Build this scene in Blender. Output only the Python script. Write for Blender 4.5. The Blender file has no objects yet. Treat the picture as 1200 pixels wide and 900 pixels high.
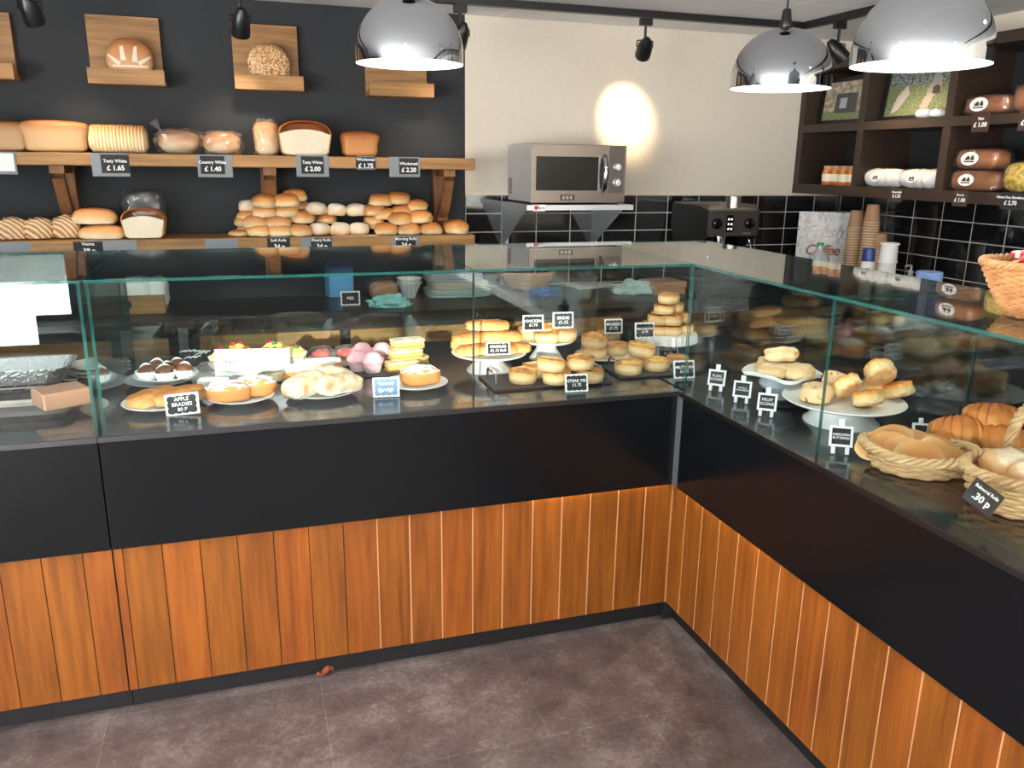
import bpy, math, random
import numpy as np
from mathutils import Vector, Matrix, noise as mnoise
random.seed(7)
PI = math.pi
sc = bpy.context.scene
C = sc.collection

# ------------------------------------------------------------------ camera
YAW, PITCH, ROLL, FPX = -0.3177, -0.2637, 0.0139, 961.8
CAM = np.array([-1.3611, -2.3382, 1.5942])
def cam_axes():
    cy, sy, cp, sp = math.cos(YAW), math.sin(YAW), math.cos(PITCH), math.sin(PITCH)
    f = np.array([-sy*cp, cy*cp, sp]); r = np.array([cy, sy, 0.0]); u = np.cross(r, f)
    cr, sr = math.cos(ROLL), math.sin(ROLL)
    return cr*r+sr*u, -sr*r+cr*u, f
RR, UU, FF = cam_axes()
cd = bpy.data.cameras.new('camera'); cam = bpy.data.objects.new('camera', cd); C.objects.link(cam)
cd.sensor_width = 36; cd.lens = FPX/1200*36; cd.clip_start = .02
cam.matrix_world = Matrix(((RR[0], UU[0], -FF[0], CAM[0]), (RR[1], UU[1], -FF[1], CAM[1]),
                           (RR[2], UU[2], -FF[2], CAM[2]), (0, 0, 0, 1)))
sc.camera = cam
def on(px, py, ax, val):
    """point of the plane ax=val seen at a pixel of the surveyed photograph"""
    d = FF+(px-600)/FPX*RR-(py-450)/FPX*UU; i = 'xyz'.index(ax)
    return Vector(CAM+d*((val-CAM[i])/d[i]))
def mpp(p):
    return float((np.array(p)-CAM) @ FF)/FPX      # metres per pixel at a point
DECK = .868
def dk(px, py, z=DECK): return on(px, py, 'z', z)

# ------------------------------------------------------------------ materials
def lin(c):
    return tuple(((v/255)/12.92 if v/255 <= .04045 else ((v/255+.055)/1.055)**2.4) for v in c)+(1,)
class N:
    def __init__(s, name):
        s.m = bpy.data.materials.new(name); s.m.use_nodes = True; s.t = s.m.node_tree
        s.n = s.t.nodes; s.b = s.n['Principled BSDF']; s.out = s.n['Material Output']
    def add(s, typ, **kw):
        x = s.n.new(typ)
        for k, v in kw.items():
            if k in x.inputs: x.inputs[k].default_value = v
            else: setattr(x, k, v)
        return x
    def l(s, a, b): s.t.links.new(a, b)
    def coord(s, kind='Object', scale=(1, 1, 1)):
        c = s.add('ShaderNodeTexCoord'); mp = s.add('ShaderNodeMapping'); mp.inputs['Scale'].default_value = scale
        s.l(c.outputs[kind], mp.inputs['Vector']); return mp.outputs['Vector']
    def noise(s, vec, scale, detail=4, rough=.55):
        x = s.add('ShaderNodeTexNoise'); x.inputs['Scale'].default_value = scale; x.inputs['Detail'].default_value = detail
        x.inputs['Roughness'].default_value = rough
        if vec: s.l(vec, x.inputs['Vector'])
        return x.outputs['Fac']
    def math(s, op, a, b=None):
        x = s.add('ShaderNodeMath', operation=op)
        for i, v in enumerate((a, b)):
            if v is None: continue
            if isinstance(v, (int, float)): x.inputs[i].default_value = v
            else: s.l(v, x.inputs[i])
        return x.outputs[0]
    def ramp(s, fac, stops):
        x = s.add('ShaderNodeValToRGB'); e = x.color_ramp.elements
        while len(e) < len(stops): e.new(.5)
        for el, (p, c) in zip(e, stops): el.position = p; el.color = c if len(c) == 4 else tuple(c)+(1,)
        s.l(fac, x.inputs['Fac']); return x.outputs['Color']
    def mix(s, fac, a, b):
        x = s.add('ShaderNodeMix', data_type='RGBA')
        for i, v in ((0, fac), (6, a), (7, b)):
            if isinstance(v, (int, float, tuple)): x.inputs[i].default_value = v
            else: s.l(v, x.inputs[i])
        return x.outputs[2]
    def bump(s, h, strength=.3, dist=.005):
        x = s.add('ShaderNodeBump'); x.inputs['Strength'].default_value = strength; x.inputs['Distance'].default_value = dist
        s.l(h, x.inputs['Height']); s.l(x.outputs['Normal'], s.b.inputs['Normal'])
    def col(s, c):
        if isinstance(c, tuple): s.b.inputs['Base Color'].default_value = c
        else: s.l(c, s.b.inputs['Base Color'])
    def set(s, **kw):
        for k, v in kw.items(): s.b.inputs[k].default_value = v
def plain(name, rgb, rough=.5, metal=0, speck=0, scale=60, bump=0, spec=.5):
    n = N(name); c = lin(rgb)
    n.set(Roughness=rough, Metallic=metal); n.b.inputs['Specular IOR Level'].default_value = spec
    if speck:
        f = n.noise(n.coord(), scale); k = n.ramp(f, [(.3, tuple(v*(1-speck) for v in c[:3])), (.7, tuple(min(1, v*(1+speck)) for v in c[:3]))]); n.col(k)
        if bump: n.bump(f, bump, .002)
    else: n.col(c)
    return n.m
def wood(name, dark, light, axis=0, rough=.5, pitch=None, grain=1.0):
    n = N(name); sclv = [26*grain]*3; sclv[axis] = 1.6
    v = n.coord('Object', tuple(sclv)); f = n.noise(v, 1.6, 6, .65)
    v2 = n.coord('Object', tuple(5 if i != axis else .9 for i in range(3))); f2 = n.noise(v2, 1.2, 3)
    s = n.math('ADD', n.math('MULTIPLY', f, .65), n.math('MULTIPLY', f2, .35))
    c = n.ramp(s, [(.34, lin(dark)[:3]), (.64, lin(light)[:3])])
    if pitch:
        geo = n.add('ShaderNodeTexCoord'); sep = n.add('ShaderNodeSeparateXYZ'); n.l(geo.outputs['Object'], sep.inputs[0])
        k = n.math('FLOOR', n.math('DIVIDE', sep.outputs[pitch[0]], pitch[1]))
        w = n.add('ShaderNodeTexWhiteNoise', noise_dimensions='1D'); n.l(k, w.inputs['W'])
        hsv = n.add('ShaderNodeHueSaturation'); n.l(c, hsv.inputs['Color'])
        n.l(n.math('ADD', n.math('MULTIPLY', w.outputs['Value'], .22), .88), hsv.inputs['Value'])
        n.l(n.math('ADD', n.math('MULTIPLY', w.outputs['Value'], -.008), .504), hsv.inputs['Hue'])
        c = hsv.outputs['Color']
    n.col(c); n.set(Roughness=rough); n.bump(f, .12, .002); return n.m
def bread(name, stops, rough=.55, nz=.35, scale=18, axis=2, bump=.25, fine=160):
    """crust whose colour runs from its base to its top"""
    n = N(name); tc = n.add('ShaderNodeTexCoord'); sep = n.add('ShaderNodeSeparateXYZ'); n.l(tc.outputs['Generated'], sep.inputs[0])
    f = n.noise(tc.outputs['Object'], scale, 4); g = n.noise(tc.outputs['Object'], fine, 2)
    z = n.math('ADD', sep.outputs[axis], n.math('MULTIPLY', n.math('SUBTRACT', f, .5), nz))
    c = n.ramp(z, [(p, lin(k)[:3]) for p, k in stops])
    oi = n.add('ShaderNodeObjectInfo'); hs = n.add('ShaderNodeHueSaturation'); n.l(c, hs.inputs['Color'])
    n.l(n.math('ADD', n.math('MULTIPLY', oi.outputs['Random'], .3), .82), hs.inputs['Value']); c = hs.outputs['Color']
    n.col(c); n.set(Roughness=rough); n.b.inputs['Specular IOR Level'].default_value = .3
    n.bump(n.math('ADD', f, n.math('MULTIPLY', g, .5)), bump, .004)
    n.b.inputs['Subsurface Weight'].default_value = 0
    return n.m
def spots(name, base, spot, scale, lo=.52, hi=.6, rough=.55, bump=.3, detail=3):
    n = N(name); f = n.noise(n.coord(), scale, detail)
    n.col(n.ramp(f, [(lo, lin(base)[:3]), (hi, lin(spot)[:3])])); n.set(Roughness=rough); n.bump(f, bump, .003); return n.m
def glassy(name, tint, f0=.04, rough=0.0, haze=0.0, hazecol=(1, 1, 1, 1)):
    n = N(name); n.n.remove(n.b)
    tr = n.add('ShaderNodeBsdfTransparent'); tr.inputs[0].default_value = tint
    gl = n.add('ShaderNodeBsdfGlossy'); gl.inputs['Roughness'].default_value = rough; gl.inputs['Color'].default_value = (1, 1, 1, 1)
    lw = n.add('ShaderNodeLayerWeight'); lw.inputs['Blend'].default_value = .5
    fac = n.math('ADD', n.math('MULTIPLY', n.math('POWER', lw.outputs['Facing'], 5.0), 1-f0), f0)
    base = tr.outputs[0]
    if haze:
        df = n.add('ShaderNodeBsdfDiffuse'); df.inputs[0].default_value = hazecol
        mh = n.add('ShaderNodeMixShader'); mh.inputs[0].default_value = haze
        n.l(base, mh.inputs[1]); n.l(df.outputs[0], mh.inputs[2]); base = mh.outputs[0]
    mx = n.add('ShaderNodeMixShader'); n.l(fac, mx.inputs[0]); n.l(base, mx.inputs[1]); n.l(gl.outputs[0], mx.inputs[2])
    n.l(mx.outputs[0], n.out.inputs['Surface']); return n.m
def emit(name, rgb, strength):
    n = N(name); n.n.remove(n.b); e = n.add('ShaderNodeEmission'); e.inputs[0].default_value = lin(rgb); e.inputs[1].default_value = strength
    n.l(e.outputs[0], n.out.inputs['Surface']); return n.m

class M: pass
M.wall_dark = plain('wall_dark', (37, 40, 44), .85, speck=.06, scale=30)
M.wall_cream = plain('wall_cream', (214, 205, 191), .9, speck=.02, scale=20)
M.wall_plain = plain('wall_plain', (215, 213, 208), .9, speck=.02, scale=8)
def tiles():
    n = N('black_glazed_tile'); g = n.add('ShaderNodeUVMap'); br = n.add('ShaderNodeTexBrick', offset=0.0, squash=1.0)
    br.inputs['Scale'].default_value = 1.0; br.inputs['Brick Width'].default_value = .2055; br.inputs['Row Height'].default_value = .1003
    br.inputs['Mortar Size'].default_value = .0028; br.inputs['Mortar Smooth'].default_value = .0
    br.inputs['Color1'].default_value = lin((20, 20, 22)); br.inputs['Color2'].default_value = lin((26, 25, 27)); br.inputs['Mortar'].default_value = lin((172, 170, 165))
    n.l(g.outputs[0], br.inputs['Vector']); n.col(br.outputs['Color'])
    n.l(n.math('ADD', n.math('MULTIPLY', br.outputs['Fac'], .7), .06), n.b.inputs['Roughness'])
    n.bump(n.math('ADD', n.math('MULTIPLY', br.outputs['Fac'], -1), n.math('MULTIPLY', n.noise(n.coord(), 5, 1), .35)), .25, .004); return n.m
M.tile = tiles()
def ceil_mat():
    n = N('ceiling_panels'); br = n.add('ShaderNodeTexBrick', offset=0.0); br.inputs['Scale'].default_value = 1
    br.inputs['Brick Width'].default_value = 1.2; br.inputs['Row Height'].default_value = .6; br.inputs['Mortar Size'].default_value = .011
    br.inputs['Mortar Smooth'].default_value = 0
    br.inputs['Color1'].default_value = lin((240, 241, 242)); br.inputs['Color2'].default_value = lin((236, 237, 239)); br.inputs['Mortar'].default_value = lin((250, 250, 250))
    n.l(n.coord(), br.inputs['Vector']); n.col(br.outputs['Color']); n.set(Roughness=.9)
    n.bump(n.noise(n.coord(), 120, 3), .15, .002); return n.m
M.ceil = ceil_mat()
def floor_mat():
    n = N('slate_vinyl_floor'); v = n.coord()
    a = n.noise(v, 2.6, 8, .62); b = n.noise(v, 11, 6, .7); c = n.noise(v, 60, 6, .8)
    s = n.math('ADD', n.math('MULTIPLY', a, .4), n.math('ADD', n.math('MULTIPLY', b, .3), n.math('MULTIPLY', c, .3)))
    col = n.ramp(s, [(.38, lin((60, 51, 50))[:3]), (.5, lin((97, 85, 83))[:3]), (.6, lin((130, 118, 113))[:3])])
    br = n.add('ShaderNodeTexBrick', offset=.5); br.inputs['Scale'].default_value = 1; br.inputs['Brick Width'].default_value = .61
    br.inputs['Row Height'].default_value = .457; br.inputs['Mortar Size'].default_value = .0016
    br.inputs['Color1'].default_value = (1, 1, 1, 1); br.inputs['Color2'].default_value = (.86, .86, .86, 1); br.inputs['Mortar'].default_value = (1.35, 1.3, 1.3, 1)
    n.l(v, br.inputs['Vector']); mm = n.add('ShaderNodeMix', data_type='RGBA', blend_type='MULTIPLY'); mm.inputs[0].default_value = 1
    n.l(col, mm.inputs[6]); n.l(br.outputs['Color'], mm.inputs[7]); n.col(mm.outputs[2])
    n.l(n.ramp(b, [(.3, (.36,)*3), (.7, (.56,)*3)]), n.b.inputs['Roughness']); n.bump(s, .2, .004); return n.m
M.floor = floor_mat()
M.plank_x = wood('oak_planks_front', (98, 49, 12), (154, 88, 28), 2, .36, (0, .102))
M.plank_y = wood('oak_planks_side', (98, 49, 12), (154, 88, 28), 2, .36, (1, .1025))
M.groove_dark = plain('groove_dark', (50, 26, 10), .7); M.groove_light = plain('groove_light', (190, 140, 96), .7)
M.pine = wood('stained_pine', (98, 68, 34), (168, 122, 68), 0, .55)
M.pine_z = wood('stained_pine_upright', (94, 60, 34), (142, 96, 58), 2, .6)
M.fascia = plain('black_laminate', (11, 13, 16), .2, speck=.12, scale=700, spec=.32)
M.deck = plain('black_deck', (34, 35, 37), .12, speck=.1, scale=40)
M.plinth = plain('black_plinth', (22, 22, 24), .5)
M.alu = plain('dark_brushed_metal', (84, 84, 86), .35, 1)
M.alu_grey = plain('grey_post', (120, 122, 126), .45, .6)
M.glass = glassy('clear_glass', (.94, .975, .968, 1))
M.glass_top = glassy('clear_top_glass', (.90, .95, .94, 1), .05)
M.glass_dark = glassy('smoked_rear_glass', (.62, .68, .69, 1), .06)
M.gedge = N('glass_edge')
M.gedge.col(lin((30, 88, 82))); M.gedge.set(Roughness=.12); M.gedge.b.inputs['Alpha'].default_value = .75; M.gedge = M.gedge.m
M.chrome = plain('chrome', (196, 201, 207), .025, 1)
M.steel = plain('stainless_steel', (146, 140, 134), .28, 1, speck=.05, scale=90)
M.steel_pale = plain('pale_steel', (205, 208, 212), .35, .85)
M.mw_side = plain('microwave_case', (190, 192, 194), .4, .5)
M.black = plain('black_plastic', (20, 20, 22), .35)
M.black_gloss = plain('black_gloss', (10, 10, 12), .1, spec=.25)
M.black_matt = plain('black_matt', (18, 18, 20), .7)
M.board = plain('chalkboard', (28, 29, 32), .75)
M.chalk = plain('chalk_white', (235, 236, 238), .8)
M.white = plain('white_card', (240, 241, 243), .6)
M.white_frame = plain('white_painted_wood', (232, 233, 236), .5)
M.china = plain('white_china', (238, 238, 236), .12)
M.china_grey = plain('grey_glazed_china', (166, 174, 184), .2)
M.grey_tag = plain('grey_holder', (112, 118, 124), .5)
M.slate = plain('slate', (44, 46, 50), .5, speck=.25, scale=30, bump=.3)
M.dark_unit = wood('dark_brown_unit', (38, 29, 24), (56, 43, 35), 1, .45)
M.unit_back = plain('unit_back', (20, 22, 26), .8)
M.inner_white = plain('lamp_inner_white', (250, 248, 242), .5)
M.red = plain('red', (196, 32, 36), .4)
M.green = plain('green_plastic', (34, 140, 92), .4)
M.blue = plain('blue_paper', (124, 156, 205), .85, speck=.05, scale=200)
M.blue_dark = plain('blue_plastic', (28, 52, 128), .35)
M.blue_carton = plain('blue_carton', (104, 172, 226), .5)
M.kraft = plain('kraft_paper', (170, 130, 96), .75, speck=.06, scale=80)
M.kraft_rim = plain('kraft_rim', (214, 196, 172), .6)
M.foam = plain('white_foam', (226, 229, 234), .5)
M.milk = glassy('milky_plastic', (.86, .89, .9, 1), .05, .15, .3, (.8, .84, .88, 1))
M.film = glassy('clear_film', (.94, .94, .94, 1), .05, .2, .06, (.9, .9, .92, 1))
M.film_clear = glassy('crinkled_film', (.96, .96, .96, 1), .05, .18, .02)
M.paper = plain('white_paper', (232, 230, 226), .8)
M.cloth_teal = plain('teal_cloth', (150, 206, 204), .9, speck=.08)
M.cloth_grey = plain('grey_cloth', (160, 166, 170), .95, speck=.08, scale=120)
M.cloth_beige = plain('beige_cloth', (198, 186, 172), .95, speck=.06, scale=120)
M.cloth_mint = plain('mint_cloth', (170, 192, 190), .95, speck=.06, scale=120)
M.glove = plain('blue_glove', (40, 88, 168), .6)
M.wicker = wood('wicker_cane', (158, 118, 74), (216, 182, 136), 0, .55, None, .6)
M.wicker_orange = wood('orange_wicker', (160, 106, 62), (208, 156, 104), 0, .5, None, .6)
M.copper_card = plain('copper_card', (178, 132, 104), .4)
M.foil = N('silver_foil'); _f = M.foil.noise(M.foil.coord(), 60, 3, .7); M.foil.col(lin((200, 202, 205))); M.foil.set(Metallic=1, Roughness=.3); M.foil.bump(_f, .9, .012); M.foil = M.foil.m
M.leaf = plain('dry_leaf', (150, 78, 52), .8, speck=.3, scale=60)
M.label_brown = plain('dark_brown_label', (58, 44, 38), .6)
# breads
M.bun_gold = bread('golden_bun', [(.1, (238, 220, 186)), (.3, (226, 190, 138)), (.5, (206, 146, 86)), (.9, (172, 104, 52))], nz=.2)
M.bun_tan = bread('tan_bun', [(.1, (240, 226, 196)), (.3, (230, 200, 152)), (.55, (208, 154, 100)), (.9, (180, 118, 70))], nz=.2)
M.bun_flour = bread('floury_bun', [(.1, (206, 164, 118)), (.4, (222, 200, 170)), (.8, (234, 222, 202))], nz=.6, scale=22)
M.butterie = bread('butterie_crust', [(.05, (240, 218, 180)), (.35, (238, 208, 160)), (.65, (218, 168, 110)), (.95, (196, 132, 74))], nz=.4, scale=16)
M.loaf_gold = bread('tin_loaf', [(.1, (192, 158, 120)), (.6, (186, 148, 106)), (.8, (166, 114, 70)), (.95, (146, 92, 50))], nz=.1)
M.loaf_brown = bread('brown_tin_loaf', [(.1, (196, 138, 84)), (.6, (186, 124, 72)), (.85, (150, 84, 42))], nz=.15)
M.loaf_crust = bread('white_loaf_crust', [(.1, (226, 184, 128)), (.55, (214, 158, 96)), (.8, (172, 98, 46))], nz=.12)
M.crumb = plain('white_crumb', (222, 210, 186), .9, speck=.04, scale=90, bump=.3)
M.ribbed = bread('ribbed_loaf', [(.1, (224, 206, 174)), (.5, (216, 190, 150)), (.9, (182, 134, 84))], nz=.2)
M.rustic = bread('rustic_crust', [(.1, (196, 156, 116)), (.6, (176, 124, 82)), (.9, (156, 98, 58))], nz=.4)
M.flour = plain('flour_dusting', (222, 208, 188), .9, speck=.12, scale=90)
M.seeded = spots('seeded_crust', (146, 92, 50), (226, 196, 146), 150, .48, .58)
def ridged_mat():
    n = N('ridged_roll'); w = n.add('ShaderNodeTexWave', bands_direction='DIAGONAL'); w.inputs['Scale'].default_value = 22; w.inputs['Distortion'].default_value = 3; w.inputs['Detail'].default_value = 3
    n.l(n.coord(), w.inputs['Vector']); n.col(n.ramp(w.outputs['Fac'], [(.2, lin((166, 116, 72))[:3]), (.5, lin((200, 156, 108))[:3]), (.8, lin((226, 202, 166))[:3])])); n.set(Roughness=.6); n.bump(w.outputs['Fac'], .5, .006); return n.m
M.ridged = ridged_mat()
M.pie_wall = bread('pie_pastry', [(.1, (214, 172, 118)), (.45, (236, 210, 164)), (.72, (226, 182, 122)), (.95, (190, 120, 58))], nz=.25)
M.pie_rim = spots('pie_rim', (222, 170, 104), (176, 108, 50), 40, .38, .66)
M.pie_top = spots('pie_lid', (218, 164, 96), (166, 96, 42), 26, .4, .66)
M.pie_mac = spots('macaroni_filling', (244, 208, 118), (214, 148, 60), 40, .45, .62)
M.puff = bread('puff_pastry', [(.05, (230, 200, 150)), (.4, (214, 166, 104)), (.65, (196, 140, 78)), (.9, (170, 104, 52))], nz=.9, scale=30, bump=.5)
M.puff_side = bread('sausage_roll_end', [(.1, (240, 214, 164)), (.5, (214, 150, 100)), (.9, (214, 160, 92))], nz=.6)
M.scone = bread('scone_crust', [(.05, (222, 184, 130)), (.4, (240, 214, 166)), (.8, (232, 190, 126)), (.95, (222, 172, 104))], nz=.35)
M.scone_flat = spots('floury_scone_top', (236, 196, 144), (246, 228, 200), 9, .42, .66)
M.cheese = spots('cheese_scone_top', (238, 184, 96), (200, 112, 44), 30, .46, .64)
M.fruit = spots('fruit_scone', (232, 194, 144), (118, 70, 40), 60, .58, .66)
M.croissant = bread('croissant_crust', [(.05, (232, 186, 122)), (.5, (214, 144, 72)), (.9, (176, 98, 40))], nz=.5, scale=30)
M.donut = bread('doughnut_crust', [(.05, (214, 150, 86)), (.5, (206, 134, 70)), (.9, (214, 150, 92))], nz=.3)
M.icing = plain('white_icing', (246, 244, 240), .5)
M.choc = plain('chocolate', (104, 62, 42), .35)
M.pink = plain('pink_icing', (244, 184, 196), .5, speck=.05)
M.pink_pale = plain('pink_paper_case', (246, 208, 216), .7)
M.cream = plain('whipped_cream', (248, 246, 238), .6)
M.custard = plain('yellow_custard', (244, 214, 110), .5)
M.cherry = plain('red_cherry', (186, 22, 34), .2)
M.cherry_green = plain('green_cherry', (36, 116, 62), .2)
M.meringue = spots('pastry_sugar', (240, 224, 196), (214, 166, 112), 34, .42, .7, rough=.7)
M.jam = plain('red_jam', (196, 70, 58), .3)

# ------------------------------------------------------------------ geometry helpers
class MB:
    def __init__(s): s.v = []; s.f = []; s.m = []; s.uv = None
    def add(s, verts, faces, m=0):
        b = len(s.v); s.v += [tuple(map(float, p)) for p in verts]; s.f += [tuple(i+b for i in f) for f in faces]; s.m += [m]*len(faces); return s
    def box(s, c, d, rot=None, m=0, bev=0):
        """box with centre c, size d; bev chamfers its vertical edges and top"""
        x, y, z = (k/2 for k in d)
        if bev:
            b = bev; P = []
            for zz, q in ((-z, b), (-z+b, 0), (z-b, 0), (z, b)):
                a, e = x-q, y-q
                P += [(a-b, -e, zz), (a, -e+b, zz), (a, e-b, zz), (a-b, e, zz), (-a+b, e, zz), (-a, e-b, zz), (-a, -e+b, zz), (-a+b, -e, zz)]
            F = [tuple(range(7, -1, -1)), tuple(range(24, 32))]
            for k in range(3):
                for j in range(8): F.append((k*8+j, k*8+(j+1) % 8, k*8+8+(j+1) % 8, k*8+8+j))
        else:
            P = [(-x, -y, -z), (x, -y, -z), (x, y, -z), (-x, y, -z), (-x, -y, z), (x, -y, z), (x, y, z), (-x, y, z)]
            F = [(0, 3, 2, 1), (4, 5, 6, 7), (0, 1, 5, 4), (1, 2, 6, 5), (2, 3, 7, 6), (3, 0, 4, 7)]
        if rot is not None: P = [rot @ Vector(p) for p in P]
        return s.add([Vector(p)+Vector(c) for p in P], F, m)
    def bb(s, lo, hi, m=0, bev=0):
        return s.box([(a+b)/2 for a, b in zip(lo, hi)], [abs(b-a) for a, b in zip(lo, hi)], None, m, bev)
    def grid(s, P, cu=False, cv=False, m=0):
        nu, nv = len(P), len(P[0]); F = []
        for i in range(nu if cu else nu-1):
            for j in range(nv if cv else nv-1):
                F.append((i*nv+j, ((i+1) % nu)*nv+j, ((i+1) % nu)*nv+(j+1) % nv, i*nv+(j+1) % nv))
        return s.add([p for r in P for p in r], F, m)
    def lathe(s, prof, c=(0, 0, 0), n=32, m=0, mod=None, ms=None):
        P = []
        for k in range(n):
            a = 2*PI*k/n; row = []
            for i, (r, z) in enumerate(prof):
                q = mod(a, r, z, i) if mod else (r, z); row.append((c[0]+q[0]*math.cos(a), c[1]+q[0]*math.sin(a), c[2]+q[1]))
            P.append(row)
        s.grid(P, True, False, m)
        if ms:
            nv = len(prof)-1
            for k in range(n):
                for i in range(nv): s.m[len(s.m)-n*nv+k*nv+i] = ms[i]
        return s
    def tube(s, pts, r, n=8, m=0, closed=False, cap=True):
        pts = [Vector(p) for p in pts]; L = len(pts); P = []; up = None
        for i, p in enumerate(pts):
            t = (pts[(i+1) % L]-pts[i-1]) if closed else (pts[min(i+1, L-1)]-pts[max(i-1, 0)]); t.normalize()
            if up is None: up = Vector((0, 0, 1)) if abs(t.z) < .9 else Vector((1, 0, 0))
            a = t.cross(up); a.normalize(); b = a.cross(t); up = b; rr = r[i] if isinstance(r, (list, tuple)) else r
            P.append([p+a*(rr*math.cos(2*PI*k/n))+b*(rr*math.sin(2*PI*k/n)) for k in range(n)])
        b0 = len(s.v); s.grid(P, closed, True, m)
        if cap and not closed:
            s.f += [tuple(b0+k for k in range(n)), tuple(b0+(L-1)*n+k for k in range(n-1, -1, -1))]; s.m += [m, m]
        return s
    def prism(s, poly, d, m=0, frame=None):
        """polygon in local XZ extruded along +Y by d; frame maps local to world"""
        n = len(poly); P = [Vector((x, 0, z)) for x, z in poly]+[Vector((x, d, z)) for x, z in poly]
        if frame: P = [frame @ p for p in P]
        F = [tuple(range(n)), tuple(range(2*n-1, n-1, -1))]+[((i+1) % n, i, n+i, n+(i+1) % n) for i in range(n)]
        return s.add(P, F, m)
    def ball(s, c, rad, nu=22, nv=14, e=1.0, ev=None, amp=0, freq=6, seed=0, flat=None, fn=None, rot=None, m=0):
        """superellipsoid: e<1 squarer; flat=z fraction at which the underside is cut"""
        ev = ev or e; g = lambda w, k: math.copysign(abs(w)**k, w); P = []
        for i in range(nu):
            a = 2*PI*i/nu; row = []
            for j in range(nv+1):
                b = -PI/2+PI*j/nv
                p = Vector((g(math.cos(b), ev)*g(math.cos(a), e), g(math.cos(b), ev)*g(math.sin(a), e), g(math.sin(b), ev)))
                if flat is not None and p.z < -flat: p.z = -flat-(-flat-p.z)*.08
                if amp: p = p*(1+amp*mnoise.noise(p*freq*.3+Vector((seed*7.3, seed*3.1, seed))))
                if fn: p = fn(p)
                p = Vector((p.x*rad[0], p.y*rad[1], p.z*rad[2]))
                if rot is not None: p = rot @ p
                row.append(p+Vector(c))
            P.append(row)
        return s.grid(P, True, False, m)
    def mesh(s, name, mats, smooth=True, angle=40):
        me = bpy.data.meshes.new(name); me.from_pydata(s.v, [], s.f); me.validate()
        for k in (mats if isinstance(mats, (list, tuple)) else [mats]): me.materials.append(k)
        if len(me.polygons) == len(s.m): me.polygons.foreach_set('material_index', s.m)
        if smooth: me.polygons.foreach_set('use_smooth', [True]*len(me.polygons)); me.set_sharp_from_angle(angle=math.radians(angle))
        me.update(); return me
def link(name, data, parent=None, loc=None, rot=None, scale=None):
    o = bpy.data.objects.new(name, data); C.objects.link(o)
    if parent: o.parent = parent
    if loc is not None: o.location = loc
    if rot is not None: o.rotation_euler = rot
    if scale is not None: o.scale = (scale,)*3 if isinstance(scale, (int, float)) else scale
    return o
def obj(name, mb, mats, parent=None, loc=None, rot=None, smooth=True, angle=40):
    return link(name, mb.mesh(name, mats, smooth, angle), parent, loc, rot)
def tag(o, label, cat, group=None, kind=None):
    o['label'] = label; o['category'] = cat
    if group: o['group'] = group
    if kind: o['kind'] = kind
    return o
def thing(name, label, cat, loc=(0, 0, 0), rz=0, group=None, rot=None):
    o = bpy.data.objects.new(name, None); C.objects.link(o); o.empty_display_size = .05; o.location = loc
    o.rotation_euler = rot or (0, 0, rz); return tag(o, label, cat, group)
def struct(name, mb, mats, smooth=False):
    o = obj(name, mb, mats, smooth=smooth); o['kind'] = 'structure'; return o
def text(body, size, mat, parent, loc, rot=(PI/2, 0, 0), spacing=1.0, bold=0.0, shear=0.0, depth=.0004, name='lettering', line=1.0, fit=None):
    cu = bpy.data.curves.new(name, 'FONT'); cu.body = body; cu.size = size; cu.align_x = 'CENTER'; cu.align_y = 'CENTER'
    cu.extrude = depth; cu.offset = bold; cu.space_character = spacing; cu.shear = shear; cu.space_line = line; cu.resolution_u = 2
    t = bpy.data.objects.new(name, cu); C.objects.link(t); bpy.context.view_layer.update()
    me = bpy.data.meshes.new_from_object(t.evaluated_get(bpy.context.evaluated_depsgraph_get()))
    bpy.data.objects.remove(t)
    if fit:
        xs = [v.co.x for v in me.vertices]; ys = [v.co.y for v in me.vertices]; k = min(1, fit[0]/(max(xs)-min(xs)), fit[1]/(max(ys)-min(ys)))
        for v in me.vertices: v.co *= k
    me.materials.clear(); me.materials.append(mat)
    return link(name, me, parent, loc, rot)
def tree_copy(root, loc, rz=None, label=None):
    r = root.copy(); C.objects.link(r); r.location = loc
    if rz is not None: r.rotation_euler = (r.rotation_euler[0], r.rotation_euler[1], rz)
    if label: r['label'] = label
    for ch in list(root.children):
        c = ch.copy(); C.objects.link(c); c.parent = r
        for g in ch.children:
            d = g.copy(); C.objects.link(d); d.parent = c
    return r
RX = lambda a: Matrix.Rotation(a, 3, 'X'); RY = lambda a: Matrix.Rotation(a, 3, 'Y'); RZ = lambda a: Matrix.Rotation(a, 3, 'Z')

# ------------------------------------------------------------------ the room
XL, XR, YF, YB, ZC = -4.3, 2.263, -5.2, 2.1, 2.327
struct('floor', MB().bb((XL-.1, YF-.1, -.1), (XR+.1, YB+.1, 0)), M.floor)
struct('ceiling', MB().bb((XL-.1, YF-.1, ZC), (XR+.1, YB+.1, ZC+.08)), M.ceil)
w = MB().bb((XL-.1, YB, 0), (-.185, YB+.1, ZC), 0).bb((-.185, YB, 0), (XR+.1, YB+.1, ZC), 1); struct('wall_back', w, [M.wall_dark, M.wall_cream])
struct('wall_right', MB().bb((XR, YF, 0), (XR+.1, YB, ZC)), M.wall_cream)
w = MB().bb((XL-.1, YF, 0), (XL, YB, .3)).bb((XL-.1, YF, 2.05), (XL, YB, ZC))
for a, b in ((YF, -4.9), (-2.95, -2.8), (-.75, YB)): w.bb((XL-.1, a, .3), (XL, b, 2.25))
struct('wall_left', w, plain('charcoal_side_wall', (44, 46, 50), .8, speck=.06, scale=20))
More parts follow.
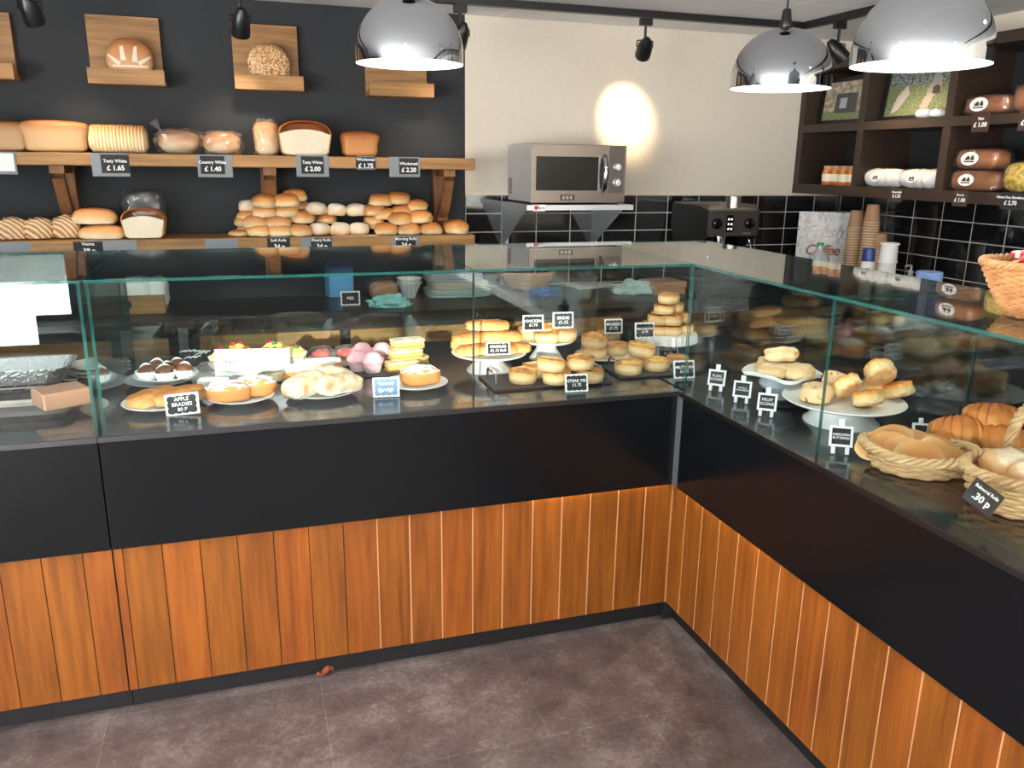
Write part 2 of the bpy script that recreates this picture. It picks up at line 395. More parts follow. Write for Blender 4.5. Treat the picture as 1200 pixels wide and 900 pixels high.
# street side: piers, sill and head around wide shop windows
w = MB().bb((XL, YF-.15, 0), (-3.9, YF, 1.0)).bb((-2.98, YF-.15, 0), (XR, YF, 1.0)).bb((XL, YF-.15, 2.2), (XR, YF, ZC))
for a, b in ((XL, -3.95), (-2.05, -1.85), (.1, .3), (2.1, XR)): w.bb((a, YF-.15, 1.0), (b, YF, 2.2))
M.wall_shop = plain('charcoal_wall', (44, 46, 50), .8, speck=.06, scale=20)
struct('wall_front', w, M.wall_shop)
w = MB()
for q in ((-3.9, 0, -3.84, 2.14), (-3.04, 0, -2.98, 2.14), (-3.84, .0, -3.04, .05)): w.bb((q[0], YF-.1, q[1]), (q[2], YF-.04, q[3]))
struct('door_1', w, M.black_matt)
for i, (a, b) in enumerate(((-3.95, -2.05), (-1.85, .1), (.3, 2.1))):
    w = MB()
    for q in ((a, 1.0, a+.05, 2.2), (b-.05, 1.0, b, 2.2), (a+.05 if i else -2.97, 1.0, b-.05, 1.05), (a+.05, 2.15, b-.05, 2.2)): w.bb((q[0], YF-.1, q[1]), (q[2], YF-.04, q[3]))
    o = struct('window_%d' % (i+1), w, M.black_matt)
def tile_strip(name, lo, hi, uf):
    mb = MB().bb(lo, hi); me = mb.mesh(name, M.tile, False); uv = me.uv_layers.new(name='UVMap')
    for lp in me.loops: uv.data[lp.index].uv = uf(me.vertices[lp.vertex_index].co)
    o = link(name, me); o['kind'] = 'structure'; return o
tile_strip('trim_1', (-.185, YB-.01, .88), (XR, YB, 1.42), lambda c: (c.x+.185+20*.2055, c.z-1.42+20*.1003))
tile_strip('trim_2', (XR-.01, -2.6, .88), (XR, YB-.01, 1.424), lambda c: (c.y-.832+20*.2055, c.z-1.424+20*.1003))

# unseen blocks added to shape the sunlight: low winter sun clears one only
b = MB(); b.bb((-7.35, -15, -.1), (-5.5, -14.6, 3.74)); b.bb((-13, -15, -.1), (-7.35, -14.6, 5.3)); b.bb((-5.5, -15, -.1), (9, -14.6, 5.3))
struct('wall_sun_blocker', b, M.wall_plain)

# ------------------------------------------------------------------ display counters
def pane(mb, lo, hi):
    """glass sheet: the two large faces are clear, the narrow ones show the green edge"""
    d = [b-a for a, b in zip(lo, hi)]; k = d.index(min(d)); n0 = len(mb.f); mb.bb(lo, hi, 0)
    ax = {2: (0, 1), 1: (2, 4), 0: (3, 5)}[k]
    for i in range(6): mb.m[n0+i] = 0 if i in ax else 1
    return mb
def gpane(name, lo, hi, parent, g=None):
    return obj(name, pane(MB(), lo, hi), [g or M.glass, M.gedge], parent, smooth=False)
GZ0, GZ1, GT = DECK+.0005, 1.283, .008
def planks(a, b, p0, pitch, alongx):
    mb = MB(); k = math.floor((a-p0)/pitch); q = p0+k*pitch
    while q < b-.001:
        g_ = .0014 if alongx and q < -1.12 else .0024; s, e = max(q, a)+g_, min(q+pitch, b)-g_
        if alongx: mb.bb((s, 0, .078), (e, .014, .537), bev=.0)
        else: mb.bb((0, s, .078), (.014, e, .537))
        q += pitch
    if alongx:
        c_ = max(a, min(b, -1.075))
        if a < c_: mb.bb((a, .004, .078), (c_, .03, .537), 1)
        if c_ < b: mb.bb((c_, .0004, .078), (b, .03, .537), 2)
    else: mb.bb((.0004, a, .078), (.03, b, .537), 2)
    return mb
def long_counter(name, label, x0, x1, panes, rear, sides):
    t = thing(name, label, 'counter', (0, 0, 0), group='glass display counters')
    obj('plinth', MB().bb((x0, .04, 0), (x1, .9, .078)), M.plinth, t, smooth=False)
    obj('plank_front', planks(x0, x1, -.1057, .1021, True), [M.plank_x, M.groove_dark, M.groove_light], t, smooth=False)
    obj('carcass', MB().bb((x0, .03, .078), (x1, .95, .535)).bb((x0, .012, .535), (x1, .95, .845)), M.black_matt, t, smooth=False)
    obj('fascia', MB().bb((x0+.001, -.014, .537), (x1-.001, .012, .858), 0), M.fascia, t, smooth=False)
    obj('deck', MB().bb((x0, .012, .845), (x1, .95, DECK)).bb((x0, -.0138, .8585), (x1-.0002, .0119, DECK)), M.deck, t, smooth=False)
    obj('edge_strip', MB().bb((x0, -.018, .853), (x1 if x1 < -.1 else -.0186, -.0142, DECK-.0005)), M.alu, t, smooth=False)
    for a, b in panes: gpane('front_pane', (a, .035, GZ0), (b, .035+GT, GZ1-GT-.0005), t)
    for a, b in panes: gpane('top_pane', (a, .035, GZ1-GT), (b, .80, GZ1), t, M.glass_top)
    for a, b in rear: gpane('rear_pane', (a, .775, GZ0), (b, .781, GZ1-GT-.0005), t)
    for x in sides: gpane('side_pane', (x-GT/2, .035+GT+.001, GZ0), (x+GT/2, .774, GZ1-GT-.0005), t)
    return t
long_counter('display_counter', 'far left glass display counter, its case holding foil trays', -3.6, -1.766, [(-3.6, -1.768)], [(-3.6, -2.7), (-2.72, -1.775)], [-1.776])
lc = long_counter('display_counter', 'long glass display counter of cakes and pies, from the left seam to the inside corner', -1.764, 0, [(-1.762, -.708), (-.704, .034)],
             [(-1.75, -.75), (-.77, .03)], [-1.755])
obj('pane_seal', MB().bb((-.7078, .033, GZ0), (-.7042, .045, GZ1-GT-.001)), M.black, lc, smooth=False)
rc = thing('display_counter', 'right-hand glass display counter of scones and bread baskets, running towards the camera', 'counter', (0, 0, 0), group='glass display counters')
Y0 = -2.9
obj('plinth', MB().bb((.04, Y0, 0), (.6, .03, .078)), M.plinth, rc, smooth=False)
obj('plank_front', planks(Y0, 0, -.1945-.1031*30, .1031, False), [M.plank_y, M.groove_dark, M.groove_light], rc, smooth=False)
obj('carcass', MB().bb((.03, Y0, .078), (.6, .0, .845)).bb((.002, .012, .001), (.6, .95, .845)), M.black_matt, rc, smooth=False)
obj('fascia', MB().bb((-.014, Y0, .537), (.012, -.046, .858)), M.fascia, rc, smooth=False)
obj('corner_post', MB().bb((-.016, -.046, .537), (.012, -.0145, .858)), M.alu_grey, rc, smooth=False)
obj('deck', MB().bb((.012, Y0, .846), (.6, .95, DECK)).bb((-.0138, Y0, .8585), (.0119, -.0145, DECK)), M.deck, rc, smooth=False)
obj('edge_strip', MB().bb((-.018, Y0, .853), (-.0142, -.0185, DECK-.0005)), M.alu, rc, smooth=False)
for a, b in ((-.652, .0345), (Y0, -.656)): gpane('front_pane', (.035, a, GZ0), (.035+GT, b, GZ1-GT-.0005), rc)
for a, b in ((-.652, .80), (Y0, -.656)): gpane('top_pane', (.036, a, GZ1-GT), (.525, b, GZ1), rc, M.glass_top)
for a, b in ((-.66, .77), (Y0, -.64)): gpane('rear_pane', (.505 if a > -1 else .512, a, GZ0), (.511 if a > -1 else .518, b, GZ1-GT-.0005), rc, M.glass_dark)

for nm, loc, rz in (('under_lip_light', (-.28, -.0075, .5362), 0), ('under_lip_light', (-.0075, -.32, .5362), PI/2)):
    ld = bpy.data.lights.new(nm, 'AREA'); ld.shape = 'RECTANGLE'; ld.size = .5; ld.size_y = .008; ld.energy = .13; ld.color = (1, .72, .38)
    link(nm, ld, lc if rz == 0 else rc, loc, (0, 0, rz))
# ------------------------------------------------------------------ staff side worktops
t = thing('back_worktop', 'dark worktop with wooden drawer fronts along the back wall', 'worktop')
M.worktop = plain('dark_worktop', (30, 31, 33), .38)
obj('top', MB().bb((XL+.002, 1.5, .868), (XR-.012, YB-.0105, .9)), M.worktop, t, smooth=False)
obj('carcass', MB().bb((XL+.002, 1.53, .001), (XR-.012, YB-.0105, .868)), M.black_matt, t, smooth=False)
for a, b in ((-3.4, -2.45), (-2.4, -1.70), (-1.57, -.95), (-.90, -.2), (-.15, .5)):
    obj('drawer_front', MB().bb((a, 1.51, .3), (b, 1.529, .822)), M.pine, t, smooth=False)
for x in (-1.9, -1.635): obj('post', MB().bb((x-.02, 1.492, 0), (x+.02, 1.51, .868)), M.alu_grey, t, smooth=False)
t = thing('side_worktop', 'dark worktop below the black tiles on the right wall', 'worktop')
obj('top', MB().bb((1.62, -2.6, .868), (XR-.0105, 1.499, .9)), M.slate, t, smooth=False)
obj('carcass', MB().bb((1.66, -2.6, 0), (XR-.0105, 1.499, .868)), M.black_matt, t, smooth=False)

# ------------------------------------------------------------------ bread shelves
def bread_shelf(label, z0, z1, brackets):
    t = thing('bread_shelf', label, 'shelf', (0, 0, 0), group='wooden bread shelves')
    obj('board', MB().bb((-4.1, 1.8, z0), (-.212, YB, z1), bev=.004), M.pine, t, smooth=False)
    for x in brackets:
        mb = MB().bb((x-.038, 2.035, z0-.29), (x+.038, YB, z0), bev=.003).bb((x-.03, 1.84, z0-.035), (x+.03, 2.035, z0))
        # curved brace from the batten's foot to the shelf front
        P = []
        for k in range(9):
            u = k/8; y = 2.04-.175*u; z = z0-.235+.2*u**1.5+.0
            P.append([(x-.024, y+.02*(1-u), z+.02), (x+.024, y+.02*(1-u), z+.02), (x+.024, y-.02, z-.022), (x-.024, y-.02, z-.022)])
        mb.grid(P, False, True); b0 = len(mb.v)-36; mb.f += [(b0, b0+1, b0+2, b0+3)]; mb.m += [0]
        mb.bb((x-.03, 2.0, z0-.27), (x+.03, 2.036, z0-.225), bev=.004)
        obj('bracket', mb, M.pine_z, t, smooth=False)
    return t
bx = [on(p, 215, 'y', 2.03).x for p in (78, 315, 517)]
bread_shelf('upper wooden bread shelf of large loaves on the dark wall', 1.555, 1.61, [bx[0]-1.2]+bx)
bread_shelf('lower wooden bread shelf of soft rolls on the dark wall', 1.175, 1.231, [])

TAGG = 'price tags on the wooden shelf edges'
def shelf_tag(px0, px1, zc, h, label, ticket=None, lines=None, tw=None, toff=0, parent_z=0):
    a = on(px0, 190 if zc > 1.4 else 285, 'y', 1.797).x; b = on(px1, 190 if zc > 1.4 else 285, 'y', 1.797).x
    t = thing('shelf_price_tag', label, 'price tag', ((a+b)/2, 1.7985, zc), group=TAGG); wd = b-a
    obj('holder', MB().bb((-wd/2, -.003, -h/2), (wd/2, 0, h/2)), M.grey_tag, t, smooth=False)
    if ticket:
        tw = tw or min(.1, wd*.86)
        k = obj('ticket', MB().bb((-tw/2+toff, -.0042, -h*.36), (tw/2+toff, -.0031, h*.44)), M.white if ticket == 'w' else M.board, t, smooth=False)
        if lines: 
            text(lines[0], .019, M.chalk, k, (toff, -.0047, .016), bold=.0004); text(lines[1], .029, M.chalk, k, (toff, -.0047, -.014), bold=.0009)
shelf_tag(-14, 19, 1.562, .093, 'grey holder with white ticket at the left end of the upper shelf', 'w')
shelf_tag(107, 151, 1.56, .1, 'price tag reading 1.65 below the pale ribbed loaf', 'b', ('Tasty White', '£ 1.65'), .115, .02)
shelf_tag(231, 272, 1.56, .1, 'price tag reading 1.40 below the film-wrapped round loaf', 'b', ('Country White', '£ 1.40'), .105, -.01)
shelf_tag(347, 385, 1.565, .1, 'price tag reading 2.00 below the big white-sided loaf', 'b', ('Tasty White', '£ 2.00'), .105, .0)
shelf_tag(418, 439, 1.582, .062, 'small price tag reading 1.75 below the brown square loaf', 'b', ('Wholemeal', '£ 1.75'), .096, 0)
shelf_tag(456, 492, 1.565, .095, 'price tag reading 2.20, last before the right end of the upper shelf', 'b', ('Wholemeal', '£ 2.20'), .095, .02)
shelf_tag(-18, 35, 1.198, .058, 'plain grey strip at the left end of the lower shelf')
shelf_tag(96, 160, 1.198, .06, 'price tag reading .39 p below the finger rolls', 'b', ('Vienna', '.39 p'), .12, -.088)
shelf_tag(240, 279, 1.198, .06, 'blank grey strip on bare shelf left of the big bun pile')
shelf_tag(315, 338, 1.202, .062, 'black price tag reading .34 p below the big bun pile', 'b', ('Soft Rolls', '.34 p'), .105, 0)
shelf_tag(353, 390, 1.2, .056, 'grey tag with dark label below the floury rolls', 'b', ('Floury Rolls', '.34 p'), .1, .02)
shelf_tag(459, 492, 1.2, .058, 'price tag reading .34 p below the right bun pile', 'b', ('Morning Rolls', '.34 p'), .1, .0)

# ------------------------------------------------------------------ little wall boards with one loaf each
WB = 'small wooden display boards on the dark wall'
def wall_board(x0, x1, z0, z1, label):
    xc, wd = (x0+x1)/2, x1-x0
    t = thing('wall_display_board', label, 'wall board', (xc, YB, z0), group=WB)
    obj('backboard', MB().bb((-wd/2, -.03, .0), (wd/2-.012, -.0, z1-z0)), M.pine, t, smooth=False)
    obj('ledge', MB().bb((-wd/2, -.13, .0), (wd/2, -.0305, .022)).bb((-wd/2, -.148, .0), (wd/2, -.1305, .066)), M.pine, t, smooth=False)
    return xc
wall_board(-2.58, -2.255, 1.915, 2.2, 'wooden display board cut off by the left edge of the photo')
wall_board(-1.965, -1.645, 1.912, 2.215, 'wooden display board holding the split floured loaf')
wall_board(-1.34, -1.025, 1.912, 2.215, 'wooden display board holding the seeded loaf')
wall_board(-.71, -.385, 1.905, 2.2, 'wooden display board half hidden behind the leftmost chrome pendant')

# ------------------------------------------------------------------ breads on the shelves
US, LS = 1.6105, 1.2315
def bun_mesh(name, mats, a=1, b=1, h=.62, e=1.0, amp=.1, seed=0, flat=.55, fn=None, freq=5):
    """unit bun standing on z=0"""
    mb = MB(); mb.ball((0, 0, 0), (a, b, h), 26, 16, e, amp=amp, freq=freq, seed=seed, flat=flat, fn=fn)
    z = min(p[2] for p in mb.v); mb.v = [(x, y, k-z) for x, y, k in mb.v]; return mb.mesh(name, mats)
def tin_fn(top=.25, over=.035, dome=.18):
    def f(p):
        k = max(0, p.z-top)
        s = 1+over*min(1, k*4) if p.z > top-.12 else .95+.03*p.z
        z = p.z-dome*(p.x*p.x*.5+p.y*p.y*.5)*max(0, p.z)
        return Vector((p.x*s, p.y*s, z))
    return f
def put(o, p, rz=0, sc_=1): o.location = p; o.rotation_euler = (0, 0, rz); o.scale = (sc_,)*3 if not isinstance(sc_, tuple) else sc_; return o
SHG = 'loaves on the upper shelf'
def loaf(px0, px1, top_px, depth, mat, label, name='loaf', e=.28, yc=1.93, rz=0, fn=None, amp=.03, seed=1, base=US, group=SHG, cat='bread', yfront=None):
    pxc = (px0+px1)/2; c = on(pxc, 170 if base > 1.4 else 265, 'y', yc); wd = (px1-px0)*mpp(c)
    zt = on(pxc, top_px, 'y', yc).z; h = (zt-base)
    mb = MB(); mb.ball((0, 0, 0), (wd/2, depth/2, h/2), 36, 22, e, amp=amp, freq=6, seed=seed, fn=fn or tin_fn())
    z = min(p[2] for p in mb.v); zz = max(p[2] for p in mb.v); k = h/(zz-z); mb.v = [(x, y, (q-z)*k) for x, y, q in mb.v]
    o = obj(name, mb, mat, None, (c.x, yc, base), (0, 0, rz)); return tag(o, label, cat, group), wd, h
loaf(-30, 33, 141, .17, M.loaf_gold, 'tan square tin loaf cut off by the left edge, on the upper shelf', 'tin_loaf', seed=2)
loaf(33, 103, 141, .17, M.loaf_gold, 'long tan square tin loaf between cut-off loaf and ribbed loaf', 'tin_loaf', seed=3, rz=.06)
# ribbed milk loaf lying across the shelf
c = on(140, 170, 'y', 1.92); wd = 63*mpp(c); R_ = .062
mb = MB(); P = []
for i in range(97):
    u = i/96; x = (u-.5)*wd; edge = min(1, (min(u, 1-u)*14))**.5
    rr = R_*(.55+.45*edge)*(1+.035*math.cos(u*2*PI*17)); P.append([(x, rr*math.copysign(abs(math.cos(a))**.7, math.cos(a)), R_+rr*math.copysign(abs(math.sin(a))**.8, math.sin(a))*.98) for a in [2*PI*k/24 for k in range(24)]])
mb.grid(P, False, True); mb.f += [tuple(range(24)), tuple(range(96*24+23, 96*24-1, -1))]; mb.m += [0, 0]
tag(obj('ribbed_loaf', mb, M.ribbed, None, (c.x, 1.92, US)), 'pale cylindrical loaf with ridges all along, on the upper shelf', 'bread', SHG)
# film bags
def film_over(parent, rad, c, seed, knot=None, mat=None, amp=.22):
    mb = MB(); mb.ball(c, rad, 30, 20, .6, amp=amp, freq=11, seed=seed)
    z0 = .001
    mb.v = [(x, y, max(z, z0)) for x, y, z in mb.v]
    if knot:
        k = Vector(knot); P = [k+Vector((.03, 0, -.045)), k+Vector((.008, 0, -.012)), k, k+Vector((-.012, 0, .02)), k+Vector((-.022, 0, .034))]
        mb.tube(P, [.03, .009, .006, .016, .024], 10)
    return obj('film_bag', mb, mat or M.film, parent)
def bagged(px0, px1, top, mat, label, seed, e=.8, knot=None, depth=.18, yc=1.93, base=US, group=SHG):
    o, wd, h = loaf(px0+2, px1-2, top+3, depth, mat, label, 'bagged_loaf', e=e, seed=seed, yc=yc, amp=.06, fn=tin_fn(.3, .02, .1), base=base, group=group)
    film_over(o, (wd/2*1.05, depth/2*1.08, h*.53), (0, 0, h*.51), seed, knot and (-wd*.42, 0, h*1.02)); return o
bagged(184, 236, 149, M.bun_tan, 'brown loaf in a knotted clear bag on the upper shelf', 4, .9, True)
bagged(236, 284, 152, M.bun_gold, 'round pale-golden loaf in smooth film on the upper shelf', 5, .9)
bagged(296, 328, 139, M.bun_tan, 'tall end-on loaf in a clear bag beside the big white loaf', 6, .6)
# big white-sided farmhouse loaf: crust and pale crumb face
def farmhouse(px0, px1, top, base_px_z, yc, depth, label, wide=1.0, group=SHG, mats=None):
    c = on((px0+px1)/2, top+20, 'y', yc-depth/2); wd = (px1-px0)*mpp(c); zt = on((px0+px1)/2, top+1, 'y', yc-depth/2).z; h = zt-base_px_z
    prof = []
    n = 44
    for i in range(n):
        a = 2*PI*i/n-PI/2; ca, sa = math.cos(a), math.sin(a)
        x = math.copysign(abs(ca)**(.8 if sa > 0 else .3), ca); z = math.copysign(abs(sa)**(.72 if sa > 0 else .3), sa); zz = (z+1)/2
        s = .9 if zz < .42 else (.9+.10*min(1, (zz-.42)/.12))
        prof.append((x*s*wd/2, zz*h))
    rows = []
    cxz = (0, h*.48)
    for y, k in ((-depth/2, .93), (-depth/2+.006, .985), (-depth/2+.02, 1), (depth/2-.03, 1), (depth/2-.008, .97), (depth/2, .88)):
        rows.append([(cxz[0]+(x-cxz[0])*k, y, max(0, cxz[1]+(z-cxz[1])*k) if z > .002 else 0) for x, z in prof])
    mb = MB(); mb.grid(rows, False, True); L = len(mb.v); mb.f.append(tuple(range(L-1, L-n-1, -1))[::-1]); mb.m.append(0)
    o = tag(obj('farmhouse_loaf', mb, M.loaf_crust, None, (c.x, yc, base_px_z)), label, 'bread', group)
    # crumb face: below the crust's overhanging cap
    face = [(cxz[0]+(x-cxz[0])*.93, max(.0005, cxz[1]+(z-cxz[1])*.93)) for x, z in prof]
    face = [(x, min(z, h*.58+.17*h*(1-(x/(wd/2))**2))) for x, z in face]
    fb = MB(); fb.prism(face, -.004, 0); fb.v = [(x, y-depth/2, z) for x, y, z in fb.v]
    obj('crumb_face', fb, M.crumb, o, smooth=False); return o
farmhouse(326, 389, 140, US, 1.95, .16, 'big domed white loaf with pale crumb face on the upper shelf')
loaf(400, 442, 153, .16, M.loaf_brown, 'brown square wholemeal loaf, rightmost on the upper shelf', 'tin_loaf', seed=8, e=.32, fn=tin_fn(.2, .04, .3), yc=1.92)
# lower shelf, left part
LG = 'breads at the left of the lower shelf'
rid = lambda p: Vector((p.x, p.y, p.z*(1+.10*math.cos(p.x*16+p.y*6))))
def finger(px, py, wpx, hpx, mat, label, yc, z, rz=0, fn=None, seed=0, e=.8):
    c = on(px, py, 'y', yc); wd, h = wpx*mpp(c), hpx*mpp(c)
    me = bun_mesh('finger_roll', mat, wd/2, wd*.31, h*.62, e, .06, seed, .6, fn, 6)
    o = link('finger_roll', me, None, (c.x, yc, z), (0, 0, rz)); return tag(o, label, 'bread', LG)
finger(-22, 268, 34, 24, M.ridged, 'ridged roll cut off by the left edge on the lower shelf', 1.9, LS, 0, rid, 10)
finger(16, 270, 36, 24, M.ridged, 'ridged floury roll first from the left on the lower shelf', 1.88, LS, .1, rid, 11)
finger(46, 270, 34, 23, M.ridged, 'dark-striped ridged roll second from the left on the lower shelf', 1.88, LS, .25, rid, 12)
finger(78, 269, 31, 25, M.ridged, 'ridged roll against the finger rolls on the lower shelf', 1.89, LS, .1, rid, 13)
finger(120, 273, 50, 16, M.bun_tan, 'lower of two stacked long finger rolls', 1.87, LS, .03, None, 14)
finger(112, 260, 48, 18, M.bun_tan, 'upper of two stacked long finger rolls', 1.88, LS+.066, -.03, None, 15)
o = farmhouse(143, 192, 243, LS, 1.89, .15, 'domed loaf with pale face, its clear bag gathered behind, on the lower shelf', group=LG)
film_over(o, (.10, .075, .1), (-.0, .075, .115), 22, None, M.film_clear)
o = finger(68, 246, 10, 10, M.film_clear, 'crumpled clear wrapper behind the ridged rolls', 2.03, LS, 0, None, 33); o.name = 'film_wrapper'; o['category'] = 'wrapper'

# bun piles: every roll its own object
GB = [bun_mesh('bread_roll', M.bun_gold, .06, .058, .037, .9, .12, 20+i, .62) for i in range(4)]
TB = [bun_mesh('bread_roll', M.bun_tan, .06, .058, .036, .9, .12, 30+i, .62) for i in range(4)]
FB = [bun_mesh('bread_roll', M.bun_flour, .056, .054, .04, .85, .14, 40+i, .62) for i in range(3)]
def bun(meshes, px, py, yc, label, group, k, s=1.0, z=None, tilt=0, rz=None):
    c = on(px, py, 'y', yc)
    h = .052*s
    zz = LS if z == 0 else c.z-h/2
    o = link('bread_roll', meshes[k % len(meshes)], None, (c.x, yc, zz), (tilt, tilt*.5, k*1.7 if rz is None else rz), s)
    return tag(o, label, 'bread', group)
q = lambda cx, cy: (240+cx/3.75, 200+cy/3.75)
ORD = ['first', 'second', 'third', 'fourth', 'fifth', 'sixth', 'seventh']
GL = 'rolls in the big left pile on the lower shelf'
k = 0
def row(meshes, pts, yc, what, pile, grp, s=1.0, z=None):
    global k
    for i, (a, b) in enumerate(pts):
        n = ORD[i]+' from left' if len(pts) > 1 else 'only one'
        bun(meshes, *q(a, b), yc, '%s, %s in %s of %s' % ('golden roll' if meshes is GB else 'floury pale roll' if meshes is FB else 'tan roll', n, what, pile), grp, k, s, z); k += 1
row(TB, [(240, 268), (330, 268), (417, 262)], 1.868, 'front bottom row', 'the big left pile', GL, .98, 0)
row(TB, [(195, 262), (285, 260), (375, 255)], 1.98, 'hidden back bottom row', 'the big left pile', GL, .98, 0)
row(TB, [(222, 226), (322, 228)], 1.89, 'second row', 'the big left pile', GL, 1.02)
row(GB, [(425, 205)], 1.93, 'right flank', 'the big left pile', GL, 1.1)
row(TB, [(190, 200), (178, 222)], 1.97, 'left flank', 'the big left pile', GL, .9)
row(TB, [(262, 181), (362, 180)], 1.91, 'third row', 'the big left pile', GL, 1.05)
row(FB, [(193, 160)], 1.98, 'upper left side', 'the big left pile', GL, .85)
row(GB, [(265, 137), (358, 133)], 1.89, 'top row', 'the big left pile', GL, 1.08)
row(GB, [(396, 112)], 1.96, 'rear top', 'the big left pile', GL, 1.0)
row(TB, [(428, 158)], 2.0, 'rear right side', 'the big left pile', GL, .8)
o = bun(TB, *q(146, 258), 1.9, 'flat tan roll lying alone left of the big pile', GL, 3, .8, 0); o.scale = (.8, .8, .5)
GF = 'floury rolls between the two bun piles'
row(FB, [(503, 240), (595, 227), (676, 226)], 1.9, 'bottom row', 'the middle floury group', GF, .92, 0)
row(GB, [(535, 212)], 1.98, 'back', 'the middle floury group', GF, .9)
row(FB, [(492, 173), (580, 177), (665, 178)], 1.92, 'top row', 'the middle floury group', GF, .92)
GR = 'rolls in the right pile on the lower shelf'
row(GB, [(795, 257), (897, 262), (992, 253)], 1.868, 'front bottom row', 'the right pile', GR, 1.0, 0)
row(GB, [(742, 218), (752, 236)], 1.95, 'left flank', 'the right pile', GR, .85)
row(GB, [(800, 240), (890, 235), (965, 235)], 1.985, 'hidden back row', 'the right pile', GR, 1.0, 0)
row(GB, [(862, 213), (950, 205)], 1.88, 'second row', 'the right pile', GR, 1.05)
row(GB, [(740, 175), (786, 192), (868, 180), (930, 157)], 1.94, 'third row', 'the right pile', GR, 1.0)
row(GB, [(772, 131), (848, 125)], 1.94, 'top row', 'the right pile', GR, 1.05)
row(GB, [(1098, 238)], 1.99, 'back', 'the pair at the shelf end', GR, 1.08, 0)
row(GB, [(1104, 250)], 1.88, 'front', 'the pair at the shelf end', GR, 1.08, 0)
# flour on the shelf boards under the floury rolls
tag(obj('flour_dust', MB().bb((on(382, 270, 'z', LS).x, 1.81, LS), (on(432, 270, 'z', LS).x, 1.88, LS+.0006)), M.flour), 'white flour spilled on the shelf below floury rolls', 'flour', kind='stuff')

# loaves on the wall boards
def board_loaf(px0, px1, py0, mat, label, zb, name, seed):
    c = on((px0+px1)/2, 65, 'y', 2.0); wd = (px1-px0)*mpp(c); h = on((px0+px1)/2, py0, 'y', 2.0).z-zb
    mb = MB(); mb.ball((0, 0, h*.48), (wd/2, .045, h*.5), 34, 22, .85, amp=.05, seed=seed)
    z = min(p[2] for p in mb.v); mb.v = [(x, y, p-z) for x, y, p in mb.v]
    return tag(obj(name, mb, mat, None, (c.x, 2.008, zb)), label, 'bread', 'loaves on the wall boards'), wd, h
o, wd, h = board_loaf(126, 177, 45, M.rustic, 'round brown loaf with white flour bands on a wall board', 1.9345, 'split_loaf', 3)
# bands of flour lying on its crust
fl = MB()
for (x0, z0), (x1, z1), w0, w1 in (((-.15, .93), (-.11, .45), .05, .12), ((.17, .9), (.12, .42), .05, .12), ((-.48, .62), (-.2, .36), .02, .1), ((.5, .6), (.2, .38), .03, .1), ((-.36, .32), (.38, .32), .03, .05), ((-.3, .09), (.3, .09), .05, .05)):
    R0, P = 9, []
    for j in range(R0):
        u = j/(R0-1); X, Z, W = x0+(x1-x0)*u, z0+(z1-z0)*u, w0+(w1-w0)*u; r = []
        dx, dz = (x1-x0)*wd, (z1-z0)*h; L = math.hypot(dx, dz); nx, nz = -dz/L, dx/L
        for s in (-1, -.5, 0, .5, 1):
            xx, zz = X*wd+nx*s*W*wd*.5, Z*h+nz*s*W*wd*.5
            ee = 1-abs(xx/(wd/2))**(2/.85)-abs((zz-h*.48)/(h*.5))**(2/.85)
            r.append((xx, -.0472*max(.0, ee)**.45-.0012, zz))
        P.append(r)
    fl.grid(P)
obj('flour_bands', fl, M.flour, o)
o, wd, h = board_loaf(291, 338, 52, M.seeded, 'round loaf covered in pale seeds on a wall board', 1.9345, 'seeded_loaf', 4)
sd = MB(); random.seed(3)
for _ in range(420):
    a, b = random.uniform(PI, 2*PI), random.uniform(-1.0, 1.35); cx, sx = math.cos(a), math.sin(a); cb, sb = math.cos(b), math.sin(b)
    g = lambda w, e=.85: math.copysign(abs(w)**e, w)
    p = (g(cb)*g(cx)*wd/2, g(cb)*g(sx)*.046, h*.48+g(sb)*h*.5)
    sd.box(p, (.0055, .003, .0035), RZ(random.uniform(0, 3)) @ RY(random.uniform(0, 3)))
obj('seeds', sd, plain('sesame', (232, 208, 168), .6), o, smooth=False)['kind'] = 'stuff'

# ------------------------------------------------------------------ microwave on its steel wall shelf
t = thing('wall_shelf', 'stainless steel wall shelf with triangular brackets under the microwave', 'shelf', (.3, YB, 1.387))
x0, x1 = .02, .612
obj('shelf_plate', MB().bb((x0-.3, -.44, -.026), (x1-.3, -.0105, 0)), M.steel_pale, t, smooth=False)
for x in (x0, x1-.05):
    mb = MB(); mb.prism([(-.012, 0), (-.012, -.235), (-.40, -.008), (-.40, 0)], .003, frame=Matrix(((0, 1, 0), (1, 0, 0), (0, 0, 1))))
    mb.v = [(vx+x-.3, vy, vz-.0265) for vx, vy, vz in mb.v]
    mb.bb((x-.3, -.013, -.262), (x-.3+.04, -.0105, -.0265)); obj('bracket', mb, M.steel_pale, t, smooth=False)
lb = obj('sticker', MB().bb((.052-.3, -.4415, -.03), (.118-.3, -.4401, .002)), M.white, t, smooth=False)
obj('shield', MB().prism([(-.009, .011), (.009, .011), (.009, -.002), (0, -.013), (-.009, -.002)], -.001, frame=Matrix.Identity(3)), M.red, lb, (.068-.3, -.442, -.013), smooth=False)
text('Parry', .019, M.black, lb, (.095-.3, -.4423, -.014), bold=.0004)
t = thing('microwave_oven', 'stainless steel microwave with black window and two knobs', 'microwave', (.0, 0, 1.388))
mx0, mx1, my0, my1, H = .05, .578, 1.70, 2.075, .298
obj('case', MB().bb((mx0, my0+.012, .01), (mx1, my1, H), bev=.004), M.mw_side, t, smooth=False)
obj('front_panel', MB().bb((mx0, my0, .008), (mx1, my0+.0118, H), bev=.002), plain('microwave_steel', (118, 110, 104), .32, 1), t, smooth=False)
fx = lambda u: mx0+(mx1-mx0)*u
